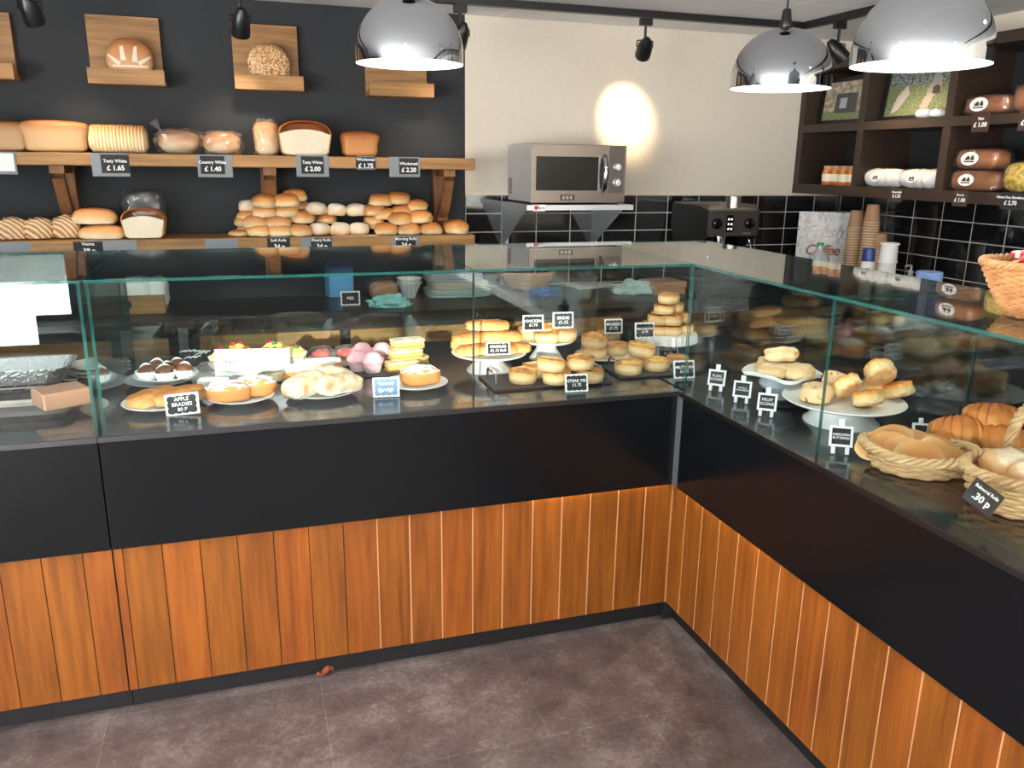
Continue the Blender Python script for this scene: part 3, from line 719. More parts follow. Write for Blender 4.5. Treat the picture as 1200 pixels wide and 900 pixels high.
obj('door_window', MB().bb((fx(.055), my0-.003, H*.235), (fx(.70), my0-.0005, H*.80)), M.black_gloss, t, smooth=False)
obj('control_panel', MB().bb((fx(.815), my0-.003, H*.2), (fx(.975), my0-.0005, H*.985)), plain('dark_steel', (92, 88, 86), .35, .9), t, smooth=False)
hm = MB(); hx = fx(.755); P = []
for i in range(15):
    a = i/14; P.append((hx, my0-.006-.03*math.sin(PI*a)**.6, H*(.22+.60*a)))
hm.tube(P, [.013]*15, 10); obj('handle', hm, M.chrome, t)
for z in (.635, .375):
    kb = MB(); kb.lathe([(0, .0), (.021, .0), (.021, .006), (.017, .008), (.016, .024), (.0, .025)], n=24)
    kb.v = [(x+fx(.90), my0-.003-zz, y+H*z) for x, y, zz in kb.v]; kb.bb((fx(.90)-.003, my0-.0295, H*z-.014), (fx(.90)+.003, my0-.0275, H*z+.014)); obj('knob', kb, M.steel_pale, t)
lg = obj('badge', MB().bb((fx(.31), my0-.002, H*.07), (fx(.46), my0-.0005, H*.165)), M.black, t, smooth=False)
for i in range(3): obj('badge_mark', MB().bb((fx(.33)+i*.021, my0-.003, H*.09), (fx(.33)+i*.021+.014, my0-.0021, H*.145)), M.steel, lg, smooth=False)
vb = MB()
for i in range(4):
    for j in range(8): vb.bb((mx0-.0012, 2.0-.001-i*.0-.0+i*.017, .045+j*.0105), (mx0-.0004, 2.0+.009+i*.017, .052+j*.0105))
obj('vent_holes', vb, M.black, t, smooth=False)
ft = MB()
for x in (mx0+.03, mx1-.03):
    for y in (my0+.04, my1-.04): ft.lathe([(0, 0), (.014, 0), (.014, .0105), (0, .0105)], (x, y, 0), 12)
obj('feet', ft, M.black, t).name = 'foot'

# ------------------------------------------------------------------ espresso machine
t = thing('espresso_machine', 'black espresso machine with steel cup tray in the back corner', 'coffee machine', (1.22, 1.65, .9005))
def side_plate(x, th):
    poly = [(0, .32), (0, .455), (.09, .478), (.40, .478), (.40, .36), (.37, .27), (.29, .22), (.22, .215), (.12, .245)]
    mb = MB(); mb.prism(poly, th, frame=Matrix(((0, 1, 0), (1, 0, 0), (0, 0, 1)))); mb.v = [(a+x, b, c) for a, b, c in mb.v]; return mb
obj('side_panel', side_plate(-.165, .012), M.black, t, smooth=False); obj('side_panel', side_plate(.153, .012), M.black, t, smooth=False)
obj('front_panel', MB().bb((-.153, .0, .315), (.153, .02, .452), bev=.003), plain('charcoal_panel', (62, 56, 52), .38, .5), t, smooth=False)
obj('top_tray', MB().bb((-.152, .021, .45), (.152, .4, .463)).bb((-.152, .021, .463), (-.146, .4, .486)).bb((.146, .021, .463), (.152, .4, .486)).bb((-.146, .394, .463), (.146, .4, .486)), M.steel, t, smooth=False)
obj('body', MB().bb((-.15, .06, .0), (.15, .4, .06)).bb((-.10, .24, .06), (.10, .4, .449)).bb((-.15, .021, .33), (.15, .24, .449)), M.black, t, smooth=False)
obj('drip_tray', MB().bb((-.15, -.02, .0), (.15, .059, .05)), M.steel, t, smooth=False)
for x in (-.105, .10):
    kb = MB(); kb.lathe([(0, 0), (.03, 0), (.028, .012), (.016, .016), (.014, .036), (0, .037)], n=24); kb.v = [(a+x, -c-.0005, b+.385) for a, b, c in kb.v]; obj('steam_knob', kb, M.black_gloss, t)
bp_ = obj('button_panel', MB().bb((-.045, -.002, .34), (-.003, -.0004, .43)), M.black_gloss, t, smooth=False)
lit = emit('button_light', (255, 255, 250), 2.0)
for i in range(2):
    for j in range(3): obj('button', MB().bb((-.036+i*.018, -.0032, .352+j*.026), (-.027+i*.018, -.0021, .361+j*.026)), lit, bp_, smooth=False)
obj('badge', MB().bb((.06, -.002, .325), (.115, -.0004, .337)), M.steel, t, smooth=False)
gh = MB(); gh.lathe([(0, .23), (.034, .23), (.036, .27), (.036, .314), (0, .314)], (-.02, .1, 0), 24); obj('group_head', gh, M.chrome, t)
pf = MB(); pf.tube([(-.02, .066, .245), (-.015, -.02, .24), (-.01, -.06, .236)], [.012, .012, .014], 10); obj('portafilter_handle', pf, M.black, t)
for x in (-.135, .135):
    st = MB(); st.tube([(x, .05, .315), (x*1.02, .02, .25), (x*1.05, .0, .14)], .005, 8); obj('steam_wand', st, M.chrome, t)
mb = MB(); mb.lathe([(0, .0), (.043, .0), (.043, .062), (.040, .065), (.037, .064), (.037, .01), (0, .01)], n=28)
tag(obj('steel_cup', mb, M.steel, None, (1.22+.06, 1.76, .9005+.464)), 'small steel cup on top of the espresso machine', 'cup')

# ------------------------------------------------------------------ dark shelving unit on the right wall
UX, UZ0, UZM, UZT = 1.91, 1.436, 1.79, 2.14
UY1, UY0 = YB-.0, -.9
t = thing('wall_unit', 'dark brown open shelving unit along the right wall', 'shelving unit', (0, 0, 0))
obj('back_panel', MB().bb((XR-.02, UY0, UZ0), (XR-.0005, UY1-.0005, UZT)), M.unit_back, t, smooth=False)
for z, h in ((UZ0, .055), (UZM, .045), (UZT-.005, .05)): obj('shelf_board', MB().bb((UX, UY0, z), (XR-.0205, UY1-.0005, z+h)), M.dark_unit, t, smooth=False)
for y in (UY1-.0505, 1.53, .93, .33, -.27):
    for za, zb in ((UZ0+.0555, UZM-.0005), (UZM+.0455, UZT-.0055)): obj('upright', MB().bb((UX+.001, y, za), (XR-.0205, y+.05, zb)), M.dark_unit, t, smooth=False)
SB, SM = UZ0+.0555, UZM+.0455
# framed landscape pictures leaning in the upper bays
def picture_mat(name, kind):
    n = N(name); tc = n.add('ShaderNodeTexCoord'); sep = n.add('ShaderNodeSeparateXYZ'); n.l(tc.outputs['Generated'], sep.inputs[0])
    h, v = sep.outputs[1], sep.outputs[2]
    f = n.noise(n.coord('Generated', (1, 9, 9)), 1.0, 5, .7); g = n.noise(n.coord('Generated', (1, 26, 26)), 1.0, 3, .6)
    stone = n.ramp(f, [(.35, lin((104, 94, 80))[:3]), (.5, lin((158, 146, 126))[:3]), (.65, lin((196, 186, 168))[:3])])
    grass = n.ramp(g, [(.35, lin((84, 98, 62))[:3]), (.65, lin((136, 142, 104))[:3])])
    edge = n.math('ADD', v, n.math('MULTIPLY', n.math('SUBTRACT', f, .5), .25))
    if kind == 0:
        c = n.mix(n.math('LESS_THAN', edge, .26), stone, grass)
    else:
        trees = n.ramp(g, [(.4, lin((44, 54, 44))[:3]), (.62, lin((150, 160, 160))[:3])])
        c = n.mix(n.math('LESS_THAN', edge, .68), trees, grass)
        path = n.math('ADD', n.math('ABSOLUTE', n.math('SUBTRACT', n.math('ADD', h, n.math('MULTIPLY', v, .25)), .42)), n.math('MULTIPLY', f, .1))
        c = n.mix(n.math('MULTIPLY', n.math('LESS_THAN', path, .11), n.math('LESS_THAN', v, .6)), c, lin((172, 160, 148)))
    n.col(c); n.set(Roughness=.5); return n.m
def pic(yl, yr, z0, z1, kind, label):
    wd, h = yl-yr, z1-z0; t = thing('framed_picture', label, 'picture', (UX+.1, (yl+yr)/2, z0), rot=(0, .1, 0), group='framed pictures in the wall unit')
    fm = MB(); b = .022
    for a in ((-wd/2, 0, wd/2, b), (-wd/2, h-b, wd/2, h), (-wd/2, b, -wd/2+b, h-b), (wd/2-b, b, wd/2, h-b)): fm.bb((-.012, a[0], a[1]), (.012, a[2], a[3]))
    obj('frame', fm, M.black, t, smooth=False)
    pr = obj('print', MB().bb((.0, -wd/2+b, b), (.008, wd/2-b, h-b)), picture_mat('landscape_print_%d' % kind, kind), t, smooth=False)
    if kind == 0:
        obj('ruin_doorway', MB().bb((-.002, -wd*.18, h*.24), (-.0002, wd*.22, h*.66)), plain('dark_stone', (70, 72, 74), .6), pr, smooth=False)
        obj('pale_opening', MB().bb((-.003, -.0, h*.34), (-.0021, wd*.13, h*.56)), plain('grey_sky', (158, 162, 164), .6), pr, smooth=False)
    else:
        gm = Matrix(((0, 1, 0), (-1, 0, 0), (0, 0, 1)))
        obj('gable', MB().prism([(wd*.12, h*.48), (wd*.32, h*.5), (wd*.30, h*.72), (wd*.235, h*.95), (wd*.17, h*.7)], -.0015, frame=gm), plain('gable_stone', (150, 148, 144), .6), pr, smooth=False)
        obj('porch', MB().prism([(wd*.2, h*.46), (wd*.3, h*.46), (wd*.3, h*.58), (wd*.25, h*.62), (wd*.2, h*.58)], -.0025, frame=gm), plain('porch_brown', (70, 54, 50), .6), pr, smooth=False)
        obj('boulder', MB().prism([(-wd*.36, h*.14), (-wd*.26, h*.2), (-wd*.12, h*.5), (-wd*.18, h*.66), (-wd*.3, h*.45)], -.0015, frame=gm), plain('pale_rock', (186, 176, 166), .6), pr, smooth=False)
A = on(942, 130, 'x', 2.13); B = on(1010, 130, 'x', 2.13)
pic(2.045, 1.60, SM+.001, SM+.26, 0, 'framed picture of a stone ruin doorway in grass')
pic(1.525, 1.05, SM+.001, SM+.27, 1, 'framed picture of a gabled house above a grassy path')
# jars
JG = 'jars in the wall unit'
def jar(px, label, X=2.0, s=1):
    y = on(px, 205, 'x', X).y; t = thing('jar', label, 'jar', (X, y, SB), group=JG)
    mb = MB(); r = .036*s
    mb.lathe([(0, 0), (r*.94, 0), (r, .006), (r, .075), (r*.8, .088), (r*.78, .092), (0, .092)], n=24); obj('glass_body', mb, M.jarc, t)
    lb = MB(); lb.lathe([(r+.0006, .02), (r+.0006, .062)], n=24); obj('label_band', lb, M.jarl, t)
    ld = MB(); ld.lathe([(0, .0925), (r*.86, .0925), (r*.86, .107), (r*.8, .109), (0, .109)], n=24); obj('lid', ld, M.copper_card, t)
M.jarc = spots('orange_preserve', (176, 92, 32), (216, 150, 82), 40, .4, .6, rough=.12)
M.jarl = plain('cream_label', (238, 226, 204), .6)
for i, (p, l) in enumerate(((971, 'leftmost jar of orange preserve in the wall unit'), (981, 'jar of orange preserve, second from left in the wall unit'), (990, 'jar of orange preserve, third from left in the wall unit'), (999, 'rightmost jar of orange preserve, beside the upright'))): jar(p, l, 2.0 if i % 2 else 1.97)
# oval label with a dark drawing on it, for the packs
def emblem(parent, loc, w, h, nrm):
    """white oval facing -x (into the shop) with a dark drawing and line of text"""
    m4 = Matrix(((0, 1, 0), (-1, 0, 0), (0, 0, 1))); ov = [(w/2*math.cos(2*PI*i/28), h/2*math.sin(2*PI*i/28)) for i in range(28)]
    L = obj('oval_label', MB().prism(ov, -.001, frame=m4), M.white, parent, loc, (0, nrm, 0), smooth=False)
    dr = MB(); F = Matrix(((0, 1, 0), (-1, 0, 0), (0, 0, 1)))
    for poly in ([(-.3, -.12), (-.22, .12), (-.08, .26), (.02, .1), (.0, -.12)], [(.04, -.12), (.1, .2), (.2, .3), (.28, .05), (.3, -.12)], [(-.34, -.3), (.34, -.3), (.3, -.19), (-.3, -.19)]):
        dr.prism([(x*w*.9, z*h*.9) for x, z in poly], -.0006, frame=F)
    dr.v = [(x-.0011, y, z) for x, y, z in dr.v]; obj('drawing', dr, M.label_brown, L, smooth=False)
def pack(name, y0, y1, z, h, depth, mat, label, X=2.0, film=True, oval=.0, grp='packs in the wall unit', e=.45, seed=1, lobes=0, cat='bread pack'):
    wd = abs(y1-y0); t = thing(name, label, cat, (X, (y0+y1)/2, z), group=grp)
    lf = (lambda p: Vector((p.x*(1+.07*math.cos(p.y*lobes*PI)), p.y, p.z*(1+.07*math.cos(p.y*lobes*PI))))) if lobes else None
    mb = MB(); mb.ball((0, 0, h/2), (depth/2, wd/2, h/2*.97), 40 if lobes else 26, 16, e, amp=.06, seed=seed, fn=lf); mb.v = [(a, b, max(.001, c)) for a, b, c in mb.v]
    if lobes:
        mb = MB(); P = []
        for i in range(49):
            u = i/48; ed = min(1, min(u, 1-u)*10)**.5; rr = (.5+.5*ed)*(1+.05*math.cos(u*2*PI*lobes))
            P.append([(depth/2*rr*math.cos(2*PI*k/20), (u-.5)*wd, h/2+h/2*.97*rr*math.sin(2*PI*k/20)) for k in range(20)])
        mb.grid(P, False, True); mb.f += [tuple(range(20)), tuple(range(48*20+19, 48*20-1, -1))]; mb.m += [0, 0]
    obj('contents', mb, mat, t)
    if film:
        fb = MB(); fb.ball((0, 0, h/2), (depth/2*1.06, wd/2*1.1, h/2*1.05), 30, 18, e, amp=.12, freq=16, seed=seed+5); fb.v = [(a, b, max(.0005, c)) for a, b, c in fb.v]; obj('film_wrap', fb, M.film_clear, t)
    if oval: emblem(t, (-depth/2*1.08, wd*.08, h*.52), oval, oval*.62, .12)
    return t
yy = lambda px, X=1.97: on(px, 208, 'x', X).y
M.slices = bread('sliced_brown_loaf', [(.1, (116, 70, 42)), (.5, (150, 98, 62)), (.9, (100, 56, 32))], nz=.5)
pack('roll_pack', yy(1016), yy(1057), SB, .098, .11, M.chalk, 'long film pack of white rolls, left one of two in the wall unit', 1.99, True, .07, e=.5, lobes=4)
pack('roll_pack', yy(1058), yy(1101), SB, .098, .11, M.chalk, 'long film pack of white rolls, right one of two in the wall unit', 1.99, True, .07, e=.5, lobes=4, seed=3)
pack('bread_pack', yy(1121), yy(1175), SB, .098, .12, M.slices, 'wrapped brown loaf, lower of two stacked in the wall unit', 1.98, True, .09, seed=4)
pack('bread_pack', yy(1124), yy(1172), SB+.099, .095, .12, M.slices, 'wrapped brown loaf, upper of two stacked in the wall unit', 1.98, True, .1, seed=6)
M.pasta = spots('yellow_pasta', (206, 178, 84), (150, 124, 48), 60, .45, .55)
pack('pasta_bag', yy(1180), yy(1216), SB, .135, .12, M.pasta, 'clear bag of yellow shortbread twists at the right edge of photo', 1.98, True, 0, e=.7, seed=7, cat='bag')
ym = lambda px, X=1.97: on(px, 125, 'x', X).y
pack('bread_pack', ym(1138), ym(1186), SM, .088, .12, M.slices, 'wrapped brown loaf on the middle shelf below the rightmost pendant', 1.98, True, .1, seed=8)
pack('bread_pack', ym(1193), ym(1235), SM, .12, .12, M.slices, 'tall wrapped loaf on the middle shelf cut by the right photo edge', 1.98, True, 0, seed=9)
pack('roll_pack', ym(1080), ym(1096), SM, .05, .09, M.chalk, 'small white film pack before the house picture, left one', 1.96, True, 0, seed=10, e=.8)
pack('roll_pack', ym(1096), ym(1111), SM, .045, .08, M.chalk, 'small white film pack before the house picture, right one', 1.96, True, 0, seed=11, e=.8)
def unit_tag(px, z, w, h, l1, l2, label, mat=None):
    y = on(px, 226 if z < 1.6 else 145, 'x', UX-.003).y; t = thing('shelf_price_tag', label, 'price tag', (UX-.0005, y, z), rot=(0, 0, -PI/2), group='price tags on the wall unit')
    obj('ticket', MB().bb((-w/2, -.003, -h/2), (w/2, 0, h/2)), mat or M.label_brown, t, smooth=False)
    text(l1, h*.21, M.chalk, t, (0, -.0035, h*.2), bold=.0003); text(l2, h*.34, M.chalk, t, (0, -.0035, -h*.12), bold=.0008)
unit_tag(1149, 1.80, .095, .085, 'Plain', '£ 1.00', 'brown price tag reading 1.00 on the middle shelf edge')
unit_tag(1205, 1.80, .1, .085, 'Plain', '£ 1.00', 'brown price tag on the middle shelf cut by the right edge')
unit_tag(1051, 1.458, .075, .065, 'Brown Rolls', '£ 1.70', 'brown price tag reading 1.70 below the white roll packs')
unit_tag(1126, 1.458, .085, .075, 'Brown', '£ 1.00', 'brown price tag reading 1.00 below the stacked brown loaves')
unit_tag(1186, 1.458, .105, .075, 'Gluten Free Shortbread', '£ 2.70', 'blue-grey price tag reading 2.70 below the bag of twists', M.board)

# ------------------------------------------------------------------ things on the side worktop
WT = .9005
def cups(px, X, ztop, label, n, r0=.034, r1=.044):
    y = on(px, 280, 'x', X).y; t = thing('paper_cup_stack', label, 'cup stack', (X, y, WT), group='stacks of paper cups'); mbs = None
    h = .10; step = (ztop-WT-h)/(n-1)
    mb = MB(); mb.lathe([(0, h), (r0, h), (r1, .003), (r1+.002, .0)], n=24)     # upside down, rim below
    rm = MB(); rm.lathe([(r1-.001, .004), (r1+.003, .004), (r1+.003, -.0), (r1-.001, 0)], n=24)
    cm, rmm = mb.mesh('cup', M.kraft), rm.mesh('rim', M.kraft_rim)
    for i in range(n):
        c = link('cup', cm, t, (0, 0, i*step)); link('rim', rmm, c)
cups(1001, 2.06, 1.352, 'left tall stack of brown paper cups by the tin sign', 24)
cups(1019, 2.05, 1.392, 'tallest stack of brown paper cups, middle of three', 27)
cups(1031, 2.09, 1.235, 'short stack of brown paper cups behind the white cups', 16)
y = on(1041, 300, 'x', 1.95).y; t = thing('foam_cup_stack', 'stack of white foam cups beside the brown paper cups', 'cup stack', (1.95, y, WT))
cm = MB().lathe([(0, .3), (.036, .3), (.043, .29), (.047, .2), (.044, .2), (.048, .1), (.044, .1), (.046, 0), (0, 0)], n=28).mesh('cups', M.foam); link('cup_column', cm, t)
rl = MB()
for z in (.1, .2, .295): rl.lathe([(.047, z), (.05, z), (.05, z+.008), (.047, z+.008)], n=28)
obj('rim', rl, M.white, t)
y = on(1018, 300, 'x', 1.85).y; t = thing('spray_can', 'white spray can with dark blue cap before the paper cups', 'spray can', (1.85, y, WT))
obj('body', MB().lathe([(0, 0), (.032, 0), (.033, .004), (.033, .195), (.029, .205), (0, .205)], n=24), M.white, t)
obj('cap', MB().lathe([(.0, .2055), (.0335, .2055), (.0335, .268), (.03, .274), (0, .274)], n=24), M.blue_dark, t)
lb = MB(); P = [[(.0336*math.cos(a), .0336*math.sin(a), z) for z in (.1, .17)] for a in [PI*1.22+k*.12 for k in range(6)]]; lb.grid(P); obj('label_mark', lb, M.blue_dark, t)
y = on(960, 300, 'x', 1.75).y; t = thing('milk_bottle', 'plastic milk bottle with green cap in front of the tin sign', 'bottle', (1.75, y, WT))
mb = MB(); sq = []
for z, r, e in ((0, .045, .5), (.006, .05, .45), (.16, .05, .45), (.2, .044, .6), (.235, .024, .9), (.25, .018, 1), (.262, .018, 1)):
    g = lambda v, e=e: math.copysign(abs(v)**e, v); sq.append([(r*g(math.cos(2*PI*k/32)), r*g(math.sin(2*PI*k/32)), z) for k in range(32)])
mb.grid(sq, False, True); mb.f.append(tuple(range(31, -1, -1))); mb.m.append(0); obj('bottle', mb, M.milk, t).name = 'bottle_body'
obj('cap', MB().lathe([(0, .2625), (.0195, .2625), (.0195, .277), (.018, .279), (0, .279)], n=20), M.green, t)
hd = MB(); hd.tube([(.045, .0, .12), (.07, 0, .14), (.068, 0, .19), (.036, 0, .218)], .008, 8); obj('handle', hd, M.milk, t)
# leaning tin sign
t = thing('tin_sign', 'grey weathered tin sign with brown lettering on the worktop', 'sign', (2.0, 1.87, WT), rot=(-.1, 0, -.55))
pm = spots('weathered_white_tin', (214, 214, 216), (176, 172, 170), 26, .5, .62, rough=.4, bump=.6)
pl = obj('plate', MB().bb((-.15, 0, 0), (.15, .004, .43)), pm, t, smooth=False)
text('Fresh', .10, plain('silver_letter', (150, 140, 140), .4, .5), pl, (.0, -.001, .31), shear=.4, bold=.001)
text('Coffee', .088, plain('brown_letter', (140, 84, 66), .5), pl, (.0, -.001, .2), shear=.25, bold=.002, spacing=.85)
cu = MB()
for i in range(3): cu.tube([(-.03+i*.03+.012*math.sin(k*.9), -.002, .38+k*.006) for k in range(7)], .002, 6)
obj('steam_motif', cu, plain('rose_mark', (186, 150, 150), .5), pl)
# blue paper towel roll with its loose end
y = on(1090, 315, 'x', 1.80).y; t = thing('paper_towel_roll', 'blue paper towel roll standing on the side worktop', 'paper roll', (1.80, y, WT))
obj('roll', MB().lathe([(.02, .0), (.058, 0), (.06, .004), (.06, .206), (.058, .21), (.02, .21), (.02, 0)], n=32), M.blue, t)
P = [[(-.058+.02*u, -.02-.115*u, z) for z in (.015, .205-.03*u)] for u in [k/6 for k in range(7)]]
sh = MB(); sh.grid(P); sh.grid([[(a+.0015, b, c) for a, b, c in r] for r in P]); obj('loose_sheet', sh, M.blue, t)
y = on(1067, 320, 'x', 2.1).y; t = thing('pump_bottle', 'small clear pump bottle against the black tiles', 'bottle', (2.1, y, WT))
obj('bottle_body', MB().lathe([(0, 0), (.032, 0), (.034, .006), (.034, .11), (.014, .13), (.014, .142), (0, .142)], n=24), M.milk, t)
pu = MB(); pu.lathe([(0, .1425), (.017, .1425), (.017, .155), (.006, .157), (.006, .18), (0, .18)], n=16); pu.tube([(0, 0, .18), (-.012, 0, .184), (-.04, 0, .176)], .006, 8); obj('pump', pu, M.milk, t)

# ------------------------------------------------------------------ lamps
def pendant(x, y, zr, label):
    t = thing('pendant_lamp', label, 'pendant lamp', (x, y, zr), group='chrome dome pendants'); R_ = .19
    out = [(R_*math.cos(a)**.92 if math.cos(a) > 0 else 0, .034+R_*.98*math.sin(a)) for a in [PI/2*k/22 for k in range(22)]]+[(.012, .034+R_*.98)]
    prof = [(R_-.0, 0)]+out
    obj('dome', MB().lathe(prof, n=64), M.chrome, t, angle=80)
    inn = [(r-.004 if r > .02 else r, z-.004 if z > .05 else z) for r, z in prof[:-1]]; inn = [(R_-.0015, 0)]+inn[1:]+[(0, .034+R_*.98-.006)]
    obj('inner_shell', MB().lathe(inn, n=64), M.inner_white, t, angle=80)
    obj('cap', MB().lathe([(0, .222), (.024, .222), (.026, .228), (.02, .25), (.015, .285), (.008, .29), (0, .29)], n=24), M.black, t)
    ck = MB(); ck.tube([(0, 0, .2895), (0, 0, ZC-zr-.022)], .0035, 8); obj('cord', ck, M.black, t)
    obj('ceiling_rose', MB().lathe([(0, ZC-zr-.024), (.045, ZC-zr-.022), (.05, ZC-zr-.0005), (0, ZC-zr-.0005)], n=24), M.black, t)
    bl = obj('bulb', MB().ball((0, 0, .10), (.032, .032, .04), 16, 10), emit('bulb_glow', (255, 244, 226), 22), t)
    ld = bpy.data.lights.new('pendant_light', 'POINT'); ld.energy = 9; ld.color = (1, .9, .76); ld.shadow_soft_size = .03
    lo = link('pendant_light', ld, t, (0, 0, .045))
    return t
pendant(-.75, .73, 1.925, 'chrome dome pendant lamp before the dark bread wall')
pendant(.68, .57, 1.886, 'chrome dome pendant lamp before the cream wall and unit edge')
pendant(.54, -.29, 1.88, 'chrome dome pendant lamp nearest the camera, at top right')
t = thing('lighting_track', 'black lighting track along the ceiling, turning at the corner', 'lighting track')
obj('rail', MB().bb((-4.0, 1.622, ZC-.034), (1.56, 1.658, ZC-.0005)).bb((1.524, -2.6, ZC-.034), (1.56, 1.6215, ZC-.0005)), M.black, t, smooth=False)
def spot(x, y, aim, label, energy, size=58, head=True):
    t = thing('track_spotlight', label, 'spotlight', (x, y, ZC-.0345), group='black track spotlights')
    obj('adapter', MB().bb((-.03, -.015, -.035), (.03, .015, -.0002)), M.black, t, smooth=False)
    st = MB(); st.tube([(0, 0, -.034), (0, 0, -.105)], .007, 8); obj('stem', st, M.black, t)
    d = (Vector(aim)-Vector((x, y, ZC-.175))).normalized(); q = d.to_track_quat('-Z', 'Y')
    hd = MB(); hd.lathe([(0, .07), (.014, .068), (.026, .05), (.036, .02), (.04, -.02), (.04, -.05), (.036, -.05), (.034, -.03), (0, -.028)], n=28)
    h = obj('head', hd, M.black, t, (0, 0, -.14)); h.rotation_mode = 'QUATERNION'; h.rotation_quaternion = q
    ln = obj('lens', MB().lathe([(0, -.031), (.033, -.031), (.033, -.034), (0, -.034)], n=20), emit('spot_lens', (255, 226, 180), 18), h)
    yk = MB(); yk.tube([(-.043, 0, -.135), (-.043, 0, -.105), (0, 0, -.1), (.043, 0, -.105), (.043, 0, -.135)], .004, 6); obj('yoke', yk, M.black, t)
    ld = bpy.data.lights.new('track_light', 'SPOT'); ld.energy = energy; ld.color = (1, .84, .62) if x < .5 else (1, .74, .46); ld.spot_size = math.radians(size); ld.spot_blend = 1.0; ld.shadow_soft_size = .03
    lo = link('track_light', ld, t, (0, 0, -.14)); lo.rotation_mode = 'QUATERNION'; lo.rotation_quaternion = q; lo.location = Vector((0, 0, -.14))+d*.055
spot(-2.1, 1.64, (-1.98, 2.05, 1.5), 'black track spotlight at the left, near the photo corner', 26, 62)
spot(-1.30, 1.64, (-1.35, 2.05, 1.6), 'black track spotlight above the seeded loaf board', 24, 62)
spot(-.33, 1.64, (-.45, 2.05, 1.5), 'black track spotlight hidden behind the leftmost chrome pendant', 20, 62)
spot(.62, 1.64, (.745, 2.1, 1.85), 'black track spotlight shining on the cream wall', 75, 44)
spot(1.542, 1.35, (2.05, 1.2, 1.6), 'black track spotlight beside the middle pendant', 22, 75)
spot(1.542, .1, (2.05, .7, 1.6), 'black track spotlight hidden above the rightmost pendant', 18, 70)

# ------------------------------------------------------------------ crockery, trays and signs in the cases
def plate_prof(r): return [(0, 0), (r*.55, 0), (r*.6, .004), (r*.97, .016), (r, .019), (r*.985, .0205), (r*.62, .0085), (0, .0065)]
PLG = 'white plates in the display case'
def plate(px, py, wpx, label, z=DECK, mat=None, grp=PLG, oval=None, rz=0):
    c = dk(px, py, z+.01); r = wpx/2*mpp(c)
    o = tag(obj('plate', MB().lathe(plate_prof(r), n=48), mat or M.china, None, (c.x, c.y, z+.0005), (0, 0, rz)), label, 'plate', grp)
    if oval: o.scale = (1, oval, 1)
    return Vector((c.x, c.y, z+.008)), r
scal = []
def scallop(w, h, n=(5, 4), d=.06):
    """label outline with wavy edges"""
    P = []
    for (x0, z0), (x1, z1), k in (((-w/2, -h/2), (w/2, -h/2), 4), ((w/2, -h/2), (w/2, h/2), 3), ((w/2, h/2), (-w/2, h/2), 4), ((-w/2, h/2), (-w/2, -h/2), 3)):
        for i in range(k*5):
            u = i/(k*5); s = abs(math.sin(u*k*PI))*h*d-h*d*.5; L = math.hypot(x1-x0, z1-z0); nx, nz = (z1-z0)/L, -(x1-x0)/L
            P.append((x0+(x1-x0)*u+nx*s, z0+(z1-z0)*u+nz*s))
    return P
SGG = 'chalk label cards in the display case'
def card(loc, w, h, body, label, rz=0, lean=-.25, size=None, roll=0, inset=None, mark=None):
    t = thing('price_card', label, 'price card', loc, group=SGG, rot=(lean, roll, rz))
    obj('card', MB().bb((-w/2, 0, 0), (w/2, .003, h)), M.white, t, smooth=False)
    ft = MB(); ft.bb((-w*.2, .0031, 0), (w*.2, .0045, h*.8)); obj('backing', ft, M.white, t, smooth=False)
    pb = MB(); pb.prism(scallop(w*.84, h*.8), -.0012); pb.v = [(x, y-.0002, z+h*.5) for x, y, z in pb.v]
    b = obj('chalk_label', pb, inset or M.board, t, smooth=False)
    if body: text(body, size or h*.27, M.chalk, b, (0, -.0022, h*.5), bold=h*.005, fit=(w*.78, h*.66))
    if mark: mark(b, w, h)
    return t
def at_y(px, py, y): return on(px, py, 'y', y)
def card_px(px, pyb, wpx, hpx, body, label, z=DECK, rz=0, **k):
    c = dk(px, pyb, z); s = mpp(c); return card((c.x, c.y, z+.002), wpx*s, hpx*s*1.05, body, label, rz, **k)
RZL = -.12
FG = 'cakes and pastries in the left case'
def food(name, mesh_or_mb, mats, p, label, grp=FG, cat='pastry', rz=0, rot=None, scale=None):
    me = mesh_or_mb.mesh(name, mats) if isinstance(mesh_or_mb, MB) else mesh_or_mb
    o = link(name, me, None, p, rot or (0, 0, rz), scale); return tag(o, label, cat, grp)
def blob(rad, e=.7, amp=.12, seed=0, flat=.7, fn=None, freq=6, nu=26, nv=16, ev=None):
    mb = MB(); mb.ball((0, 0, 0), rad, nu, nv, e, ev, amp=amp, freq=freq, seed=seed, flat=flat, fn=fn)
    z = min(p[2] for p in mb.v); mb.v = [(x, y, k-z) for x, y, k in mb.v]; return mb

# plate of long apple pastries
p, r = plate(188, 473, 84, 'white plate under the apple pastries, front left of long case')
food('apple_pastry', blob((.085, .032, .026), .6, .15, 1), M.puff, p+Vector((-.02, .01, .0)), 'long pale apple pastry, left one on its plate', rz=.75)
food('apple_pastry', blob((.085, .034, .026), .6, .15, 2), M.puff, p+Vector((.055, .01, .0)), 'browner apple pastry, right one behind its chalk label', rz=.55)
card_px(215, 487, 38, 24, 'APPLE\nBRADIES\n80 P', 'chalk label reading APPLE BRADIES 80P', rz=-.12, size=.021, roll=-.08)
